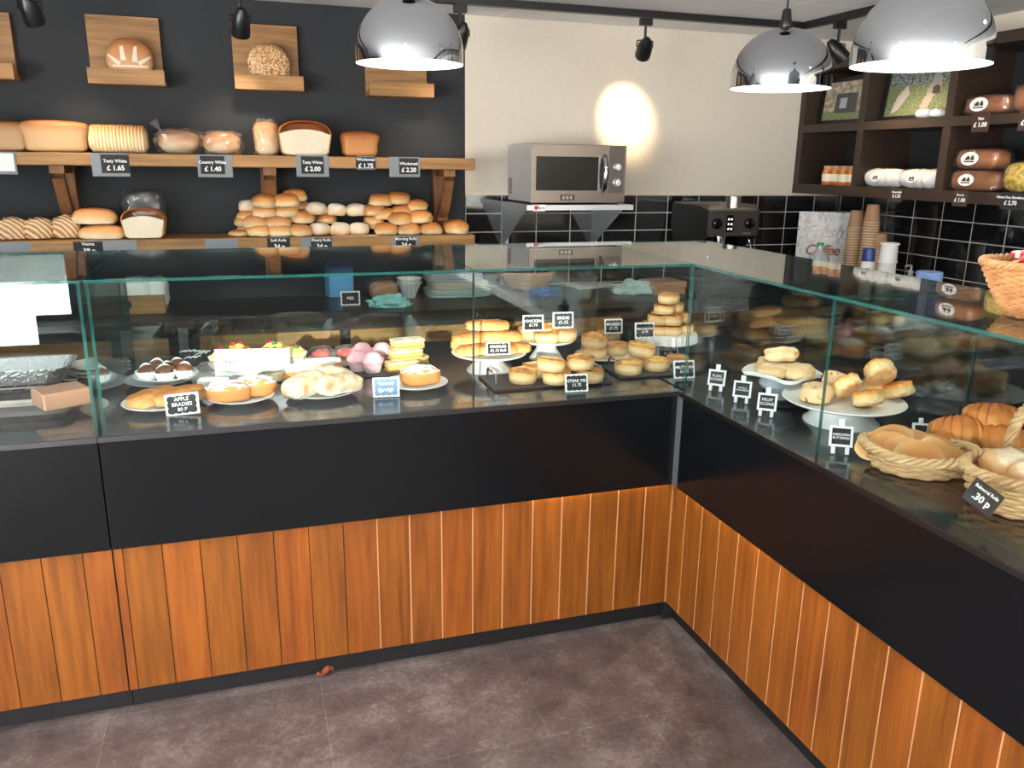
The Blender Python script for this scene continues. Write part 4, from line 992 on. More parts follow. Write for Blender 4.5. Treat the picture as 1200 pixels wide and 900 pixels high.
# plate of chocolate topped boats
p0, r0 = plate(188, 446, 78, 'blue-grey lower plate under the plate of chocolate boats', mat=M.china_grey)
p, r = plate(195, 441, 72, 'white plate holding the chocolate-topped boats', z=DECK+.0205)
for i, (dx, dy, a) in enumerate(((-.055, -.02, .3), (-.03, .045, -.2), (.0, -.045, .1), (.035, .04, .4), (.06, -.03, -.3), (.01, .0, .8))):
    t = thing('cream_boat', ('chocolate cream boat at the left of its plate', 'chocolate cream boat at the back left of its plate', 'chocolate cream boat at the front of its plate', 'chocolate cream boat at the back right of its plate', 'chocolate cream boat at the right of its plate', 'chocolate cream boat in the middle of its plate')[i], 'cake', p+Vector((dx, dy, .0005)), a, FG)
    pc = MB(); pc.lathe([(0, 0), (.02, 0), (.032, .03), (.0305, .03), (.019, .002), (0, .002)], n=32, mod=lambda a, r, z, i: (r*(1+.06*math.cos(a*16))*(1 if abs(math.cos(a)) < .5 else 1.1), z)); obj('paper_case', pc, M.white, t)
    bl = blob((.028, .026, .024), .9, .08, i, .3); obj('chocolate_top', bl, M.choc, t, (0, 0, .016))
    ln = MB(); ln.tube([(-.02+.04*k/8, .012*math.sin(k*.4), .016+.034*math.cos((k/8-.5)*1.7)) for k in range(9)], .0035, 6); obj('icing_line', ln, M.icing, t)
# clear clamshell with white label
c = dk(250, 458); t = thing('clamshell_box', 'clear plastic box with white label behind the doughnut plate', 'box', (c.x, c.y+.03, DECK+.0005), -.1)
obj('box', MB().bb((-.06, -.04, 0), (.06, .04, .05), bev=.012), M.film, t)
ld = obj('lid', MB().lathe([(.066, .0505), (.06, .06), (.035, .085), (0, .09)], n=36, mod=lambda a, r, z, i: (r*(1+.03*math.cos(a*18)), z)), M.film, t)
obj('white_label', MB().bb((-.03, -.0425, .02), (.055, -.041, .046)), M.white, t, smooth=False)
obj('white_cake', blob((.05, .03, .019), .6, .15, 3), M.cream, t, (0, 0, .002))
# spare black labels in a heap
for i, (px, py, a) in enumerate(((224, 421, .1), (236, 423, -.3), (231, 431, .2), (246, 426, .5))):
    c = dk(px, py); w, h = .075, .05; t = thing('spare_chalk_label', ('spare black label at the left of the heap by the left case', 'spare black label in the middle of the heap', 'spare black label at the front of the heap', 'spare black label at the right of the heap')[i], 'label', (c.x, c.y, DECK+.001), rot=(-1.1+.12*i, 0, a), group='spare black labels in a heap')
    obj('board', MB().bb((-w/2, 0, 0), (w/2, .004, h)), M.board, t, smooth=False)
    sp = MB()
    for k in range(3): sp.tube([(-w*.36+w*.24*k+.012*math.cos(q), -.001, h*.95+.004*math.sin(2*q)) for q in [j*PI/4 for j in range(8)]], .0022, 6)
    obj('white_edge', sp, M.chalk, t)
# tartlets behind the handwritten card
c = dk(302, 424); c.y = min(c.y, .575); t = thing('cake_stand', 'low white cake stand carrying the cherry tartlets', 'cake stand', (c.x, c.y+.02, DECK+.0005), group='white cake stands')
obj('pedestal', MB().lathe([(0, 0), (.06, 0), (.058, .006), (.03, .02), (.028, .03), (0, .031)], n=36), M.china, t)
obj('plate', MB().lathe([(0, .0315), (.06, .0315), (.16, .038), (.165, .045), (.16, .045), (0, .040)], n=48), M.china, t)
tc = Vector((c.x, c.y+.02, DECK+.042))
TL = ('cherry tartlet at the left end of the row', 'cherry tartlet second from the left in the row', 'cherry tartlet third from the left in the row', 'cherry tartlet at the right end of the row', 'cherry tartlet behind the left pair', 'cherry tartlet behind the right pair')
for i, (dx, dy) in enumerate(((-.115, -.04), (-.035, -.06), (.045, -.06), (.12, -.035), (-.065, .045), (.06, .05))):
    t = thing('cherry_tartlet', TL[i], 'cake', tc+Vector((dx, dy, .0005)), i*.8, FG)
    obj('paper_case', MB().lathe([(0, 0), (.028, 0), (.046, .034), (.044, .034), (.027, .002), (0, .002)], n=40, mod=lambda a, r, z, i: (r*(1+.05*math.cos(a*20)), z)), (M.pink_pale if i == 0 else M.white), t)
    obj('filling', blob((.041, .041, .03), .9, .2, i+3, .2, None, 9), M.custard if i != 1 else M.puff, t, (0, 0, .014))
    for j in range(2):
        a = j*1.9+i; obj('cherry', MB().ball((.016*math.cos(a), .016*math.sin(a), .054), (.009, .009, .009), 12, 8), M.cherry if (i+j) % 3 else M.cherry_green, t)
    obj('cream_swirl', MB().lathe([(0, .03), (.022, .036), (.016, .046), (.006, .054), (0, .056)], n=20, mod=lambda a, r, z, i: (r*(1+.12*math.cos(a*6+z*120)), z)), M.cream, t, (.01*math.cos(i), -.01, 0))
c = dk(297, 448); s = mpp(c)
t = thing('handwritten_card', 'large white card with faint pencil handwriting propped in the left case', 'card', (c.x, c.y, DECK+.0035), rot=(-.22, .03, -.04))
b = obj('card', MB().bb((-42*s, 0, 0), (42*s, .0015, 38*s)), M.white, t, smooth=False); pen = plain('pencil_grey', (120, 124, 136), .8)
text('Baker\'s Crowdie', .029, pen, b, (0, -.0008, 24*s), shear=.2); text('1.00', .026, pen, b, (-.0, -.0008, 13*s), shear=.2)
# doughnuts
p, r = plate(282, 466, 77, 'white plate of two doughnuts left of the pastry plate')
def doughnut(loc, rz, label, s=1.0, tilt=0):
    t = thing('doughnut', label, 'doughnut', loc, rot=(tilt, 0, rz), group=FG)
    obj('dough', blob((.068*s, .045*s, .034*s), .8, .08, int(s*50), .7), M.donut, t)
    ic = MB(); ic.ball((0, 0, 0), (.0655*s, .043*s, .0345*s), 34, 18, .85, amp=.2, freq=12, seed=int(s*90)+len(label), flat=-.5)
    ic.v = [(x, y, z+.0275*s) for x, y, z in ic.v]; obj('icing', ic, M.icing, t); return t
doughnut(p+Vector((-.035, -.015, 0)), .1, 'iced doughnut at the front left of the two-doughnut plate')
doughnut(p+Vector((.045, .02, .004)), -.15, 'iced doughnut at the right of the two-doughnut plate', .98)
food('coconut_slice', blob((.045, .03, .018), .4, .25, 4, .8, None, 14), M.meringue, dk(325, 446, DECK+.0003), 'small crumbly coconut slice beside the handwritten card', rz=.1)
# plate of three cream turnovers
p, r = plate(377, 459, 82, 'white plate of three pale turnovers in the middle of the long case')
def turnover(loc, rot, label, seed, s=1.0):
    f = lambda q: Vector((q.x, q.y-.28*q.x*q.x, q.z*(1.1-.35*q.y)))
    t = thing('cream_turnover', label, 'pastry', loc, rot=rot, group=FG)
    obj('pastry_lid', blob((.078*s, .05*s, .028*s), .75, .12, seed, .55, f), M.meringue, t, (0, 0, .012))
    obj('cream', blob((.066*s, .043*s, .012*s), .8, .2, seed+3, .9, f, 12), M.cream, t, (0, -.006, .002)); return t
turnover(p+Vector((-.055, -.015, .002)), (0, -.12, .75), 'pale turnover at the left of its plate', 5, 1.05)
turnover(p+Vector((.03, .05, .01)), (0, .1, -.25), 'pale turnover at the back right of its plate', 6, 1.0)
turnover(p+Vector((.045, -.03, .002)), (0, 0, .2), 'pale turnover at the front right of its plate', 7, 1.0)
p, r = plate(366, 439, 74, 'white plate of nutty eclairs behind the turnover plate')
for i, (dx, dy, a) in enumerate(((-.02, -.045, .12), (.0, .0, .1), (.03, .045, .06))):
    t = thing('nut_eclair', ('nut-topped eclair at the front of its plate', 'nut-topped eclair in the middle of its plate', 'nut-topped eclair at the back of its plate')[i], 'cake', p+Vector((dx, dy, .002)), a, FG)
    obj('bun', blob((.08, .022, .022), .75, .1, i, .7), M.donut, t); obj('cream', blob((.074, .019, .012), .7, .3, i+5, .5, None, 16), M.cream, t, (0, 0, .026))
p, r = plate(392, 424, 70, 'white plate under the film-wrapped strawberry tarts')
for i, dx in enumerate((-.045, .045)):
    t = thing('strawberry_tart', ('left film-wrapped strawberry tart', 'right film-wrapped strawberry tart')[i], 'cake', p+Vector((dx, 0, .001)), 0, FG)
    obj('case', MB().lathe([(0, 0), (.032, 0), (.042, .02), (0, .018)], n=28), M.puff, t); obj('jam_top', blob((.036, .036, .02), 1, .2, i), M.jam, t, (0, 0, .016))
    film = MB(); film.ball((0, 0, .026), (.052, .052, .034), 26, 16, .8, amp=.25, freq=14, seed=i); film.v = [(a, b, max(.0004, c)) for a, b, c in film.v]; obj('film_wrap', film, M.film, t)
# pink cupcakes on a slate board
c = dk(441, 437); sl = tag(obj('slate_board', MB().bb((-.15, -.06, 0), (.13, .12, .006), bev=.002), M.slate, None, (c.x, c.y, DECK+.0003), smooth=False), 'dark slate board under the pink cupcakes', 'slate board')
for i, (px, py) in enumerate(((420, 434), (437, 436), (425, 424), (448, 424))):
    c = dk(px, py, DECK+.007); t = thing('pink_cupcake', ('pink cupcake at the front left of four', 'pink cupcake at the front right of four', 'pink cupcake at the back left of four', 'pink cupcake at the back right of four')[i], 'cupcake', (c.x, c.y, DECK+.007), i, FG)
    obj('paper_case', MB().lathe([(0, 0), (.024, 0), (.036, .036), (.034, .036), (0, .02)], n=44, mod=lambda a, r, z, i: (r*(1+.04*math.cos(a*22)), z)), M.pink_pale, t)
    obj('icing_swirl', MB().lathe([(0, .02), (.035, .03), (.040, .040), (.037, .051), (.028, .058), (.026, .064), (.016, .071), (0, .073)], n=30, mod=lambda a, r, z, i: (r*(1+.05*math.cos(a*7+z*150)), z)), M.pink, t)
# stacked slices
def slice_(loc, rz, label, L=.11, W=.05, seed=0):
    t = thing('pastry_slice', label, 'slice', loc, rz, FG)
    for j, (z, h, mt, nm) in enumerate(((0, .010, M.puff_side, 'pastry_base'), (.0102, .014, M.custard, 'custard'), (.0244, .011, M.meringue, 'pastry_top'))):
        mb = MB(); mb.ball((0, 0, z+h/2), (L/2*(1 if j != 1 else .97), W/2*(1 if j != 1 else .96), h/2), 28, 10, .25, amp=.05, freq=10, seed=seed+j); obj(nm, mb, mt, t)
c = dk(476, 432); a = Vector((c.x, c.y, DECK+.001))
slice_(a+Vector((-.02, -.025, 0)), .12, 'custard slice at the bottom front of the stack', .12, .06, 1); slice_(a+Vector((.03, .045, 0)), .25, 'custard slice at the bottom back of the stack', .12, .06, 3)
slice_(a+Vector((.0, .005, .0365)), .14, 'custard slice in the middle of the stack', .12, .065, 5); slice_(a+Vector((.008, .012, .073)), .16, 'custard slice on top of the stack', .12, .065, 7)
p, r = plate(488, 450, 74, 'white plate of one large iced doughnut')
doughnut(p+Vector((.015, .012, 0)), .05, 'large iced doughnut alone on its plate', 1.0)
def squig(b, w, h):
    s = MB()
    for j, z in enumerate((.68, .36)): s.tube([(-w*.3+w*.6*k/22, -.0022, h*(z+.1*math.sin(k*1.5+j))) for k in range(23)], .0018, 6)
    for j in (-.22, .16): s.tube([(w*j+w*.07*math.cos(k), -.0022, h*.34+h*.09*math.sin(k)) for k in [q*PI/5 for q in range(11)]], .0018, 6)
    obj('chalk_scrawl', s, M.chalk, b)
card_px(453, 466, 31, 22, None, 'small label card with blue scrawl beside the lone doughnut', rz=-.1, inset=plain('faded_blue_label', (112, 148, 184), .7), mark=squig)
# scalloped plates stacked at the far left
c = dk(108, 446)
M.scal = lambda a, r, z, i: (r*(1+.03*math.cos(a*12)) if i > 2 else r, z)
for i in range(3): tag(obj('plate', MB().lathe(plate_prof(.095), n=60, mod=M.scal), M.china, None, (c.x+.02, c.y+.06, DECK+.0003+i*.0135)), ('scalloped white plate, bottom of the stack by the case divider', 'scalloped white plate, middle of the stack by the case divider', 'scalloped white plate, top of the stack by the case divider')[i], 'plate', 'scalloped plates by the case divider')

# ------------------------------------------------------------------ far left case: foil trays
for i, (px, lab) in enumerate(((52, 'crinkled silver foil tray nearest the case joint'), (-25, 'crinkled silver foil tray cut off by the left edge'))):
    c = dk(px, 462); t = tag(obj('foil_tray', MB(), M.foil), lab, 'tray', 'foil trays in the far left case')
    mb = MB(); P = []
    for (kx, z) in ((.86, .001), (.88, .004), (1, .05), (1.06, .052), (1.06, .05)):
        P.append([(math.copysign(abs(math.cos(a))**.35, math.cos(a))*.16*kx*(1+.012*math.sin(a*40)), math.copysign(abs(math.sin(a))**.35, math.sin(a))*.10*kx*(1+.012*math.sin(a*40)), z) for a in [2*PI*k/80 for k in range(80)]])
    mb.grid(P, False, True); mb.f.append(tuple(range(79, -1, -1))); mb.m.append(0)
    t.data = mb.mesh('foil_tray', M.foil); t.location = (c.x-.09-.12*i, c.y+.1, DECK+.0305)
    r_ = thing('wire_rack', ('steel wire rack under the foil tray nearest the joint', 'steel wire rack under the foil tray at the left edge')[i], 'rack', (c.x-.09-.12*i, c.y+.1, DECK+.0005), group='wire racks in the far left case')
    w = MB()
    for y in (-.11, -.04, .04, .11): w.tube([(-.175, y, .026), (.175, y, .026)], .003, 6)
    for k in range(9): w.tube([(-.17+k*.0425, -.12, .02), (-.17+k*.0425, .12, .02)], .0025, 6)
    obj('grid', w, M.steel, r_)
    for sx in (-.17, .17):
        for sy in (-.115, .115): l = MB(); l.tube([(sx, sy, 0), (sx, sy, .018)], .003, 6); obj('leg', l, M.steel, r_)
c = dk(52, 488); t = thing('serving_tray', 'shallow steel serving tray at the front of the far left case', 'tray', (c.x-.12, c.y+.035, DECK+.0005))
mb = MB(); P = []
for kx, z in ((.9, .0), (.92, .003), (1, .02), (1.04, .021), (1.0, .017), (.9, .003), (.0, .002)):
    P.append([(math.copysign(abs(math.cos(a))**.3, math.cos(a))*.19*kx, math.copysign(abs(math.sin(a))**.3, math.sin(a))*.09*kx, z) for a in [2*PI*k/60 for k in range(60)]])
mb.grid(P, False, True); mb.f.append(tuple(range(59, -1, -1))); mb.m.append(0); obj('tray', mb, M.steel, t)
c = dk(93, 486); t = tag(obj('cake_box_lid', MB().bb((-.065, -.055, 0), (.065, .055, .05), bev=.004), M.copper_card, None, (c.x-.05, c.y+.05, DECK+.022), (0, 0, .5), smooth=False), 'tan card box beside the case joint', 'box')

# ------------------------------------------------------------------ savouries in the second pane
def cake_stand(loc, r, zp, label, foot=.6, flute=False, mat=None, mp=None, neck=.35):
    t = thing('cake_stand', label, 'cake stand', loc, group='white cake stands')
    md = (lambda a, rr, z, i: (rr*(1+.025*math.cos(a*28)), z)) if flute else None
    fr = r*foot
    obj('pedestal', MB().lathe([(0, 0), (fr, 0), (fr*1.0, .004), (fr*.9, .012), (r*neck*1.05, zp*.62), (r*neck, zp*.8), (r*neck*1.15, zp-.0005), (0, zp-.0005)], n=48), mp or M.china, t)
    if flute: pr = [(0, zp), (r*.93, zp), (r*.98, zp-.022), (r*1.0, zp-.022), (r*.97, zp+.012), (r*.94, zp+.013), (0, zp+.012)]
    else: pr = [(0, zp), (r*.5, zp), (r*.97, zp+.006), (r, zp+.011), (r*.985, zp+.0135), (r*.9, zp+.010), (0, zp+.0095)]
    obj('plate', MB().lathe(pr, n=84 if flute else 60, mod=md), mat or M.china, t); return t
SG = 'savouries in the second pane of the long case'
# sausage rolls and cheese straws on a stand
b = dk(573, 434); zp = on(573, 412, 'y', b.y+.0).z-DECK-.012; r = 44*mpp(b); cake_stand((b.x, b.y, DECK+.0005), r, zp, 'white cake stand piled with sausage rolls, left of the pies')
top = DECK+zp+.0105
roll_me = [blob((.078, .024, .020), .55, .1, i, .8, lambda p: Vector((p.x, p.y, p.z*(1+.07*math.cos(p.x*22+p.y*3)))), 9, 60, 16).mesh('sausage_roll', M.puff) for i in range(3)]
for i, (dx, dy, dz, a, lab) in enumerate(((-.06, -.03, 0, .25, 'sausage roll at the bottom left of the pile'), (.01, -.045, 0, -.1, 'sausage roll at the bottom front of the pile'), (.07, -.02, 0, -.45, 'sausage roll at the bottom right of the pile'),
        (-.05, .045, 0, -.3, 'sausage roll at the bottom back left of the pile'), (.05, .055, 0, -.4, 'sausage roll at the bottom back of the pile'), (-.06, .0, .036, .15, 'sausage roll on the left of the second layer'), (.035, -.01, .038, -.25, 'sausage roll on the right of the second layer'),
        (.0, .02, .075, -.22, 'sausage roll lying on top of the pile'))):
    food('sausage_roll', roll_me[i % 3], None, Vector((b.x+dx, b.y+dy, top+dz)), lab, SG, 'sausage roll', a)
c = on(584, 416, 'y', b.y-.12); card((c.x, c.y, c.z-.0), 29*mpp(c), 15*mpp(c), 'SAUSAGE\n£1.15 Roll', 'chalk label reading SAUSAGE ROLL on the left cake stand', RZL, -.25, .0135)
# pies
def pie_mesh(seed, top, R=.043, H=.036):
    mb = MB()
    md = lambda a, r, z, i: (r*(1+.035*mnoise.noise(Vector((math.cos(a)*1.5, math.sin(a)*1.5, seed*3.3+z*8)))), z+(.004*mnoise.noise(Vector((math.cos(a)*1.2, math.sin(a)*1.2, seed*5.1))) if z > H*.6 else 0))
    prof = [(0, 0), (R*.9, 0), (R*.95, .003), (R*1.0, H*.45), (R*1.0, H*.86), (R*.985, H), (R*.93, H*1.02), (R*.9, H*.86), (R*.6, H*.83), (R*.15, H*.86), (0, H*.84)]
    mb.lathe(prof, n=40, mod=md, ms=[0]*4+[2]*3+[1]*3); return mb.mesh('pie', [M.pie_wall, top, M.pie_rim])
PIE = [pie_mesh(i, M.pie_top) for i in range(4)]; MAC = [pie_mesh(10+i, M.pie_mac) for i in range(2)]
def pie(px, py, z, label, k=0, mac=False, s=1.0, tilt=(0, 0), y=None, grp=SG):
    """px,py is the middle of the pie"""
    c = dk(px, py, z+.018) if y is None else on(px, py, 'y', y); zz = z if y is None else c.z-.02*s
    o = link('pie', (MAC if mac else PIE)[k % (2 if mac else 4)], None, (c.x, c.y, zz), (tilt[0], tilt[1], k*1.3), s); return tag(o, label, 'pie', grp)
b2 = dk(637, 420); zp2 = on(640, 397, 'y', b2.y).z-DECK-.012; r2 = 33*mpp(b2); cake_stand((b2.x+.01, b2.y, DECK+.0005), r2, zp2, 'white cake stand of pies under the CHICKEN label')
z2 = DECK+zp2+.0108
for i, (dx, dy, lab) in enumerate(((-.055, .03, 'pie at the back left of the CHICKEN stand'), (-.02, -.05, 'pie at the front left of the CHICKEN stand'), (.06, -.03, 'pie at the front right of the CHICKEN stand'), (.035, .055, 'pie at the back right of the CHICKEN stand'))):
    tag(link('pie', PIE[i], None, (b2.x+.01+dx, b2.y+dy, z2), (0, 0, i), 1.12), lab, 'pie', SG)
for (px, py, body, lab, sz) in ((625, 385, 'CHICKEN\n£1.75', 'chalk label reading CHICKEN standing in a pie', .0165), (660, 386, 'BRIDIE\n£1.15', 'smudged chalk label right of the CHICKEN label', .0165)):
    c = on(px, py, 'y', b2.y-.045 if px < 650 else b2.y-.02); card((c.x, c.y, z2+.043), 25*mpp(c), 19*mpp(c), body, lab, RZL, -.12, sz)
def slate_tray(px, py, wx, dy, label, rz=0, hx=(-1, 1)):
    c = dk(px, py); t = thing('slate_tray', label, 'tray', (c.x, c.y, DECK+.0003), rz, 'slate trays with steel handles')
    obj('slab', MB().bb((-wx/2, -dy/2, 0), (wx/2, dy/2, .008), bev=.002), M.slate, t, smooth=False)
    for s in hx:
        h = MB(); x = s*(wx/2-.02); h.tube([(x, -.05, .0085), (x, -.05, .04), (x, -.044, .046), (x, .044, .046), (x, .05, .04), (x, .05, .0085)], .004, 8); obj('handle', h, M.chrome, t)
    return c
slate_tray(638, 446, .42, .2, 'slate tray of steak pies with bent steel handles')
zt = DECK+.0086
for i, (px, py, mac, lab) in enumerate(((613, 441, 0, 'steak pie at the left end of the slate tray'), (628, 434, 0, 'steak pie at the back left of the slate tray'), (652, 442, 0, 'steak pie at the front middle of the slate tray'), (691, 440, 0, 'steak pie at the front right of the slate tray'))):
    pie(px, py, zt, lab, i, mac, 1.12)
pie(645, 428, zt+.04, 'steak pie resting on two others at the back of the slate tray', 2, 0, 1.12, (.1, -.08)); pie(681, 425, zt+.042, 'steak pie stacked on top at the right of the slate tray', 3, 0, 1.1, (.05, .05)); pie(672, 433, zt, 'steak pie half hidden under the stacked one', 1, 0, 1.05)
card_px(676, 460, 28, 20, 'STEAK PIE\n£1.75', 'chalk label reading STEAK PIE before the slate tray', rz=-.1, size=.0185)
p, r = plate(708, 418, 70, 'white plate of pies in front of the macaroni labels')
pie(696, 413, p.z, 'pie at the bottom left of the pie plate', 0, 0, 1.15); pie(723, 410, p.z, 'pie at the front right of the pie plate', 1, 0, 1.2); pie(713, 395, p.z, 'pie at the back of the pie plate', 2, 0, 1.15); pie(696, 400, p.z+.044, 'pie stacked at the left of the pie plate', 3, 0, 1.15, (-.05, .06))
slate_tray(757, 434, .29, .2, 'small slate tray of macaroni pies near the inside corner', 0, (-1,))
pie(736, 431, zt, 'macaroni pie at the front left of the small slate tray', 0, 1, 1.15); pie(769, 427, zt, 'macaroni pie at the right of the small slate tray', 1, 1, 1.12); pie(752, 421, zt, 'macaroni pie at the back of the small slate tray', 1, 1, 1.1)
pie(751, 410, zt+.041, 'macaroni pie stacked on top of the small slate tray', 0, 1, 1.15, (.08, .1))
pie(794, 422, DECK+.0005, 'small round pork pie beside the fluted stand', 2, 0, .95)
c = dk(731, 416); card((c.x-.02, c.y+.06, DECK+.075), .074, .058, 'BRAISED\n£1.75', 'chalk label reading BRAISED half behind the MACARONI label', RZL, -.15, .0165)
c = on(752, 409, 'y', dk(751, 421).y+.0); card((c.x, c.y-.02, zt+.078), .078, .06, 'MACARONI\n£1.75', 'chalk label reading MACARONI standing on the stacked pie', RZL, -.15, .0165)
card_px(783, 420, 25, 15, 'PORK PIE\n£1.35', 'chalk label reading PORK PIE below the pie tower', rz=RZL, size=.0165)
card_px(802, 444, 26, 20, 'MUTTON\n£1.35', 'chalk label reading MUTTON at the corner of the case', rz=RZL, size=.018)
# pie tower on the fluted stand
bb_ = dk(783, 416); bb_.y = min(bb_.y, .62); zp3 = on(781, 391, 'y', bb_.y).z-DECK-.006; bx3 = on(781, 391, 'y', bb_.y).x
cake_stand((bx3, bb_.y, DECK+.0005), .118, zp3, 'fluted white cake stand carrying the tower of pies', .5, True)
z3 = DECK+zp3+.0128; HP = .0385
tw = [(-.062, -.035, 0, 'left'), (-.01, -.055, 0, 'front'), (.058, -.03, 0, 'right'), (-.045, .045, 0, 'back left'), (.04, .055, 0, 'back right'), (-.052, -.015, 1, 'left'), (.0, -.04, 1, 'front'), (.06, .0, 1, 'right'), (.0, .05, 1, 'back'), (-.022, -.01, 2, 'left'), (.035, .02, 2, 'right'), (.0, .0, 3, 'top')]
for i, (dx, dy, lv, nm) in enumerate(tw):
    tag(link('pie', PIE[i % 4], None, (bx3+dx*.92, bb_.y+dy*.92, z3+lv*HP), (0, 0, i*.7), .96), ('pie at the %s of the %s layer of the pie tower' % (nm, ('bottom', 'second', 'third')[lv])) if lv < 3 else 'single pie at the very top of the pie tower', 'pie', 'pies stacked in the tower')

# ------------------------------------------------------------------ right case
SCG = 'scones in the right case'
b = dk(913, 471); bd = thing('turntable', 'round black turntable under the grey cake stand', 'turntable', (b.x+.015, b.y-.01, DECK+.0005))
obj('disc', MB().lathe([(0, .0), (.075, 0), (.078, .003), (.078, .01), (.075, .012), (0, .012)], n=48), M.black, bd)
b.z = DECK+.013
zp = on(903, 441, 'y', b.y).z-b.z
t = thing('cake_stand', 'grey-footed cake stand with square white plate of plain scones', 'cake stand', (b.x, b.y, b.z), .35, 'white cake stands')
obj('pedestal', MB().lathe([(0, 0), (.03, 0), (.034, .004), (.045, zp*.35), (.066, zp*.55), (.07, zp*.66), (.06, zp-.006), (.0, zp-.0055)], n=48), M.china_grey, t)
P = []
for k, z in ((0, 0), (.6, .0), (.95, .006), (1.0, .016), (.98, .018), (.9, .010), (.0, .005)):
    P.append([(math.copysign(abs(math.cos(a))**.5, math.cos(a))*.105*k, math.copysign(abs(math.sin(a))**.5, math.sin(a))*.105*k, zp-.005+z+(.008*k*k*abs(math.cos(2*a))**4)) for a in [2*PI*i/64 for i in range(64)]])
mb = MB(); mb.grid(P, False, True); obj('plate', mb, M.china, t)
z4 = b.z+zp+.003
FS = [blob((.052, .05, .022), .95, .16, 30+i, .85, None, 8, 32, 20, .5) for i in range(3)]
FSm = [m_.mesh('plain_scone', bread('plain_scone_%d' % i, [(.05, (214, 174, 122)), (.4, (236, 208, 164)), (.75, (226, 180, 124)), (1, (242, 222, 188))], nz=.8)) for i, m_ in enumerate(FS)]
for i, (dx, dy, dz, s, tl, lab) in enumerate(((-.045, -.01, 0, 1.0, 0, 'plain floury scone at the left of the square plate'), (.02, -.05, 0, 1.0, 0, 'plain floury scone at the front of the square plate'), (.0, .045, 0, 1.0, 0, 'plain floury scone at the back of the square plate'), (.0, .01, .042, 1.0, .12, 'plain floury scone resting on top of the others'))):
    food('plain_scone', FSm[i % 3], None, Vector((b.x+dx, b.y+dy, z4+dz)), lab, SCG, 'scone', rot=(tl, -tl, i*1.3), scale=s)
b = dk(985, 494); zp = on(1000, 466, 'y', b.y).z-DECK-.012; r = 69*mpp(Vector((b.x, b.y, DECK+zp)))
cake_stand((b.x, b.y, DECK+.0005), r, zp, 'wide white cake stand of cheese and fruit scones in the right case', .62, False, neck=.42)
z5 = DECK+zp+.0105
CH = [blob((.05, .034, .026), .7, .16, 50+i, .8, None, 8).mesh('cheese_scone', M.cheese) for i in range(3)]
chm = bread('cheese_scone_side', [(.02, (214, 160, 98)), (.3, (240, 214, 164)), (.6, (236, 196, 126)), (.82, (216, 140, 62)), (1, (188, 104, 40))], nz=.75, scale=48, bump=.5); frm = M.fruit
CH = [blob((.047, .044, .024), 1, .16, 50+i, .95, None, 11, 32, 20, .42).mesh('scone', chm) for i in range(3)]; FR = [blob((.046, .045, .025), 1, .12, 60+i, .95, None, 9, 32, 20, .42).mesh('scone', frm) for i in range(2)]
def scn(px, py, me, lab, rot, dz=0, s=1.0, sh=0):
    yv = b.y+sh; c = on(px, py, 'y', yv); food('scone', me, None, Vector((c.x, yv, max(z5, z5+dz))), lab, SCG, 'scone', rot=rot, scale=s)
scn(958, 449, FR[0], 'fruit scone at the left front of the wide stand', (0, 0, .3), 0, 1, -.0); scn(981, 430, FR[1], 'fruit scone at the back of the wide stand', (.35, .2, 1.3), .012, .95, .07)
scn(999, 447, CH[0], 'cheese scone lying on its side in the middle of the wide stand', (-.9, 0.15, .3), .03, .92, -.03); scn(1021, 459, CH[1], 'cheese scone at the front of the wide stand', (-.35, 0, .1), .008, .92, -.10)
scn(1057, 452, CH[2], 'cheese scone at the right edge of the wide stand', (-.3, -.2, -.2), .008, .9, -.05); scn(1030, 446, CH[0], 'cheese scone under the tilted one on the wide stand', (0, 0, 2), 0, .9, .02)
scn(1036, 434, CH[1], 'cheese scone tilted on top of the pile on the wide stand', (-.75, .62, .3), .062, .98, -.03)
# little easel signs
def easel(px, py, h_px, body, label, rz, size=.0165, lean=-.3):
    c = dk(px, py); s = mpp(c); h = h_px*s; w = h*.62
    t = thing('easel_sign', label, 'easel sign', (c.x, c.y, DECK+.0006), group='small white easel signs', rot=(0, 0, rz))
    R3 = RX(lean); bz = h*.22; bh = h*.58
    fr = MB(); q = .004
    for a in ((-w/2, bz, w/2, bz+.006), (-w/2, bz+bh-.006, w/2, bz+bh), (-w/2, bz+.006, -w/2+.006, bz+bh-.006), (w/2-.006, bz+.006, w/2, bz+bh-.006)): fr.bb((a[0], -.004, a[1]), (a[2], .003, a[3]))
    f = obj('frame', fr, M.white_frame, t, (0, 0, 0), (lean, 0, 0), smooth=False)
    b_ = obj('board', MB().bb((-w/2+.006, -.002, bz+.006), (w/2-.006, .002, bz+bh-.006)), M.board, t, None, (lean, 0, 0), smooth=False)
    if body: text(body, size, M.chalk, b_, (0, -.0026, bz+bh/2), bold=.0001, fit=((w-.012)*.92, bh*.74))
    for x in (-w*.3, w*.3): obj('leg', MB().bb((x-.005, -.0035, .001), (x+.005, .0035, bz-.0005), bev=.001), M.white_frame, t, None, (lean, 0, 0), smooth=False)
    obj('top_stub', MB().bb((-w*.13, -.003, bz+bh+.0005), (w*.13, .003, h), bev=.001), M.white_frame, t, None, (lean, 0, 0), smooth=False)
    top = R3 @ Vector((0, .006, h*.82)); bk = MB(); bk.tube([top, (0, top.y+h*.42, .003)], .004, 6); obj('back_leg', bk, M.white_frame, t)
easel(838, 459, 32, 'PLAIN\nSCONES', 'small easel sign reading PLAIN SCONES, nearest the inside corner', -.75, .0135)
easel(868, 473, 33, 'APPLE &\nCINNAMON', 'small easel sign reading APPLE & CINNAMON', -.70, .0115)
easel(897, 489, 35, 'FRUIT\nSCONE', 'small easel sign reading FRUIT SCONE, leaning right', -.70, .0155)
easel(984, 533, 42, 'ABERDEEN\nBUTTERIES', 'small easel sign reading ABERDEEN BUTTERIES beside the flat basket', -.55, .0115)
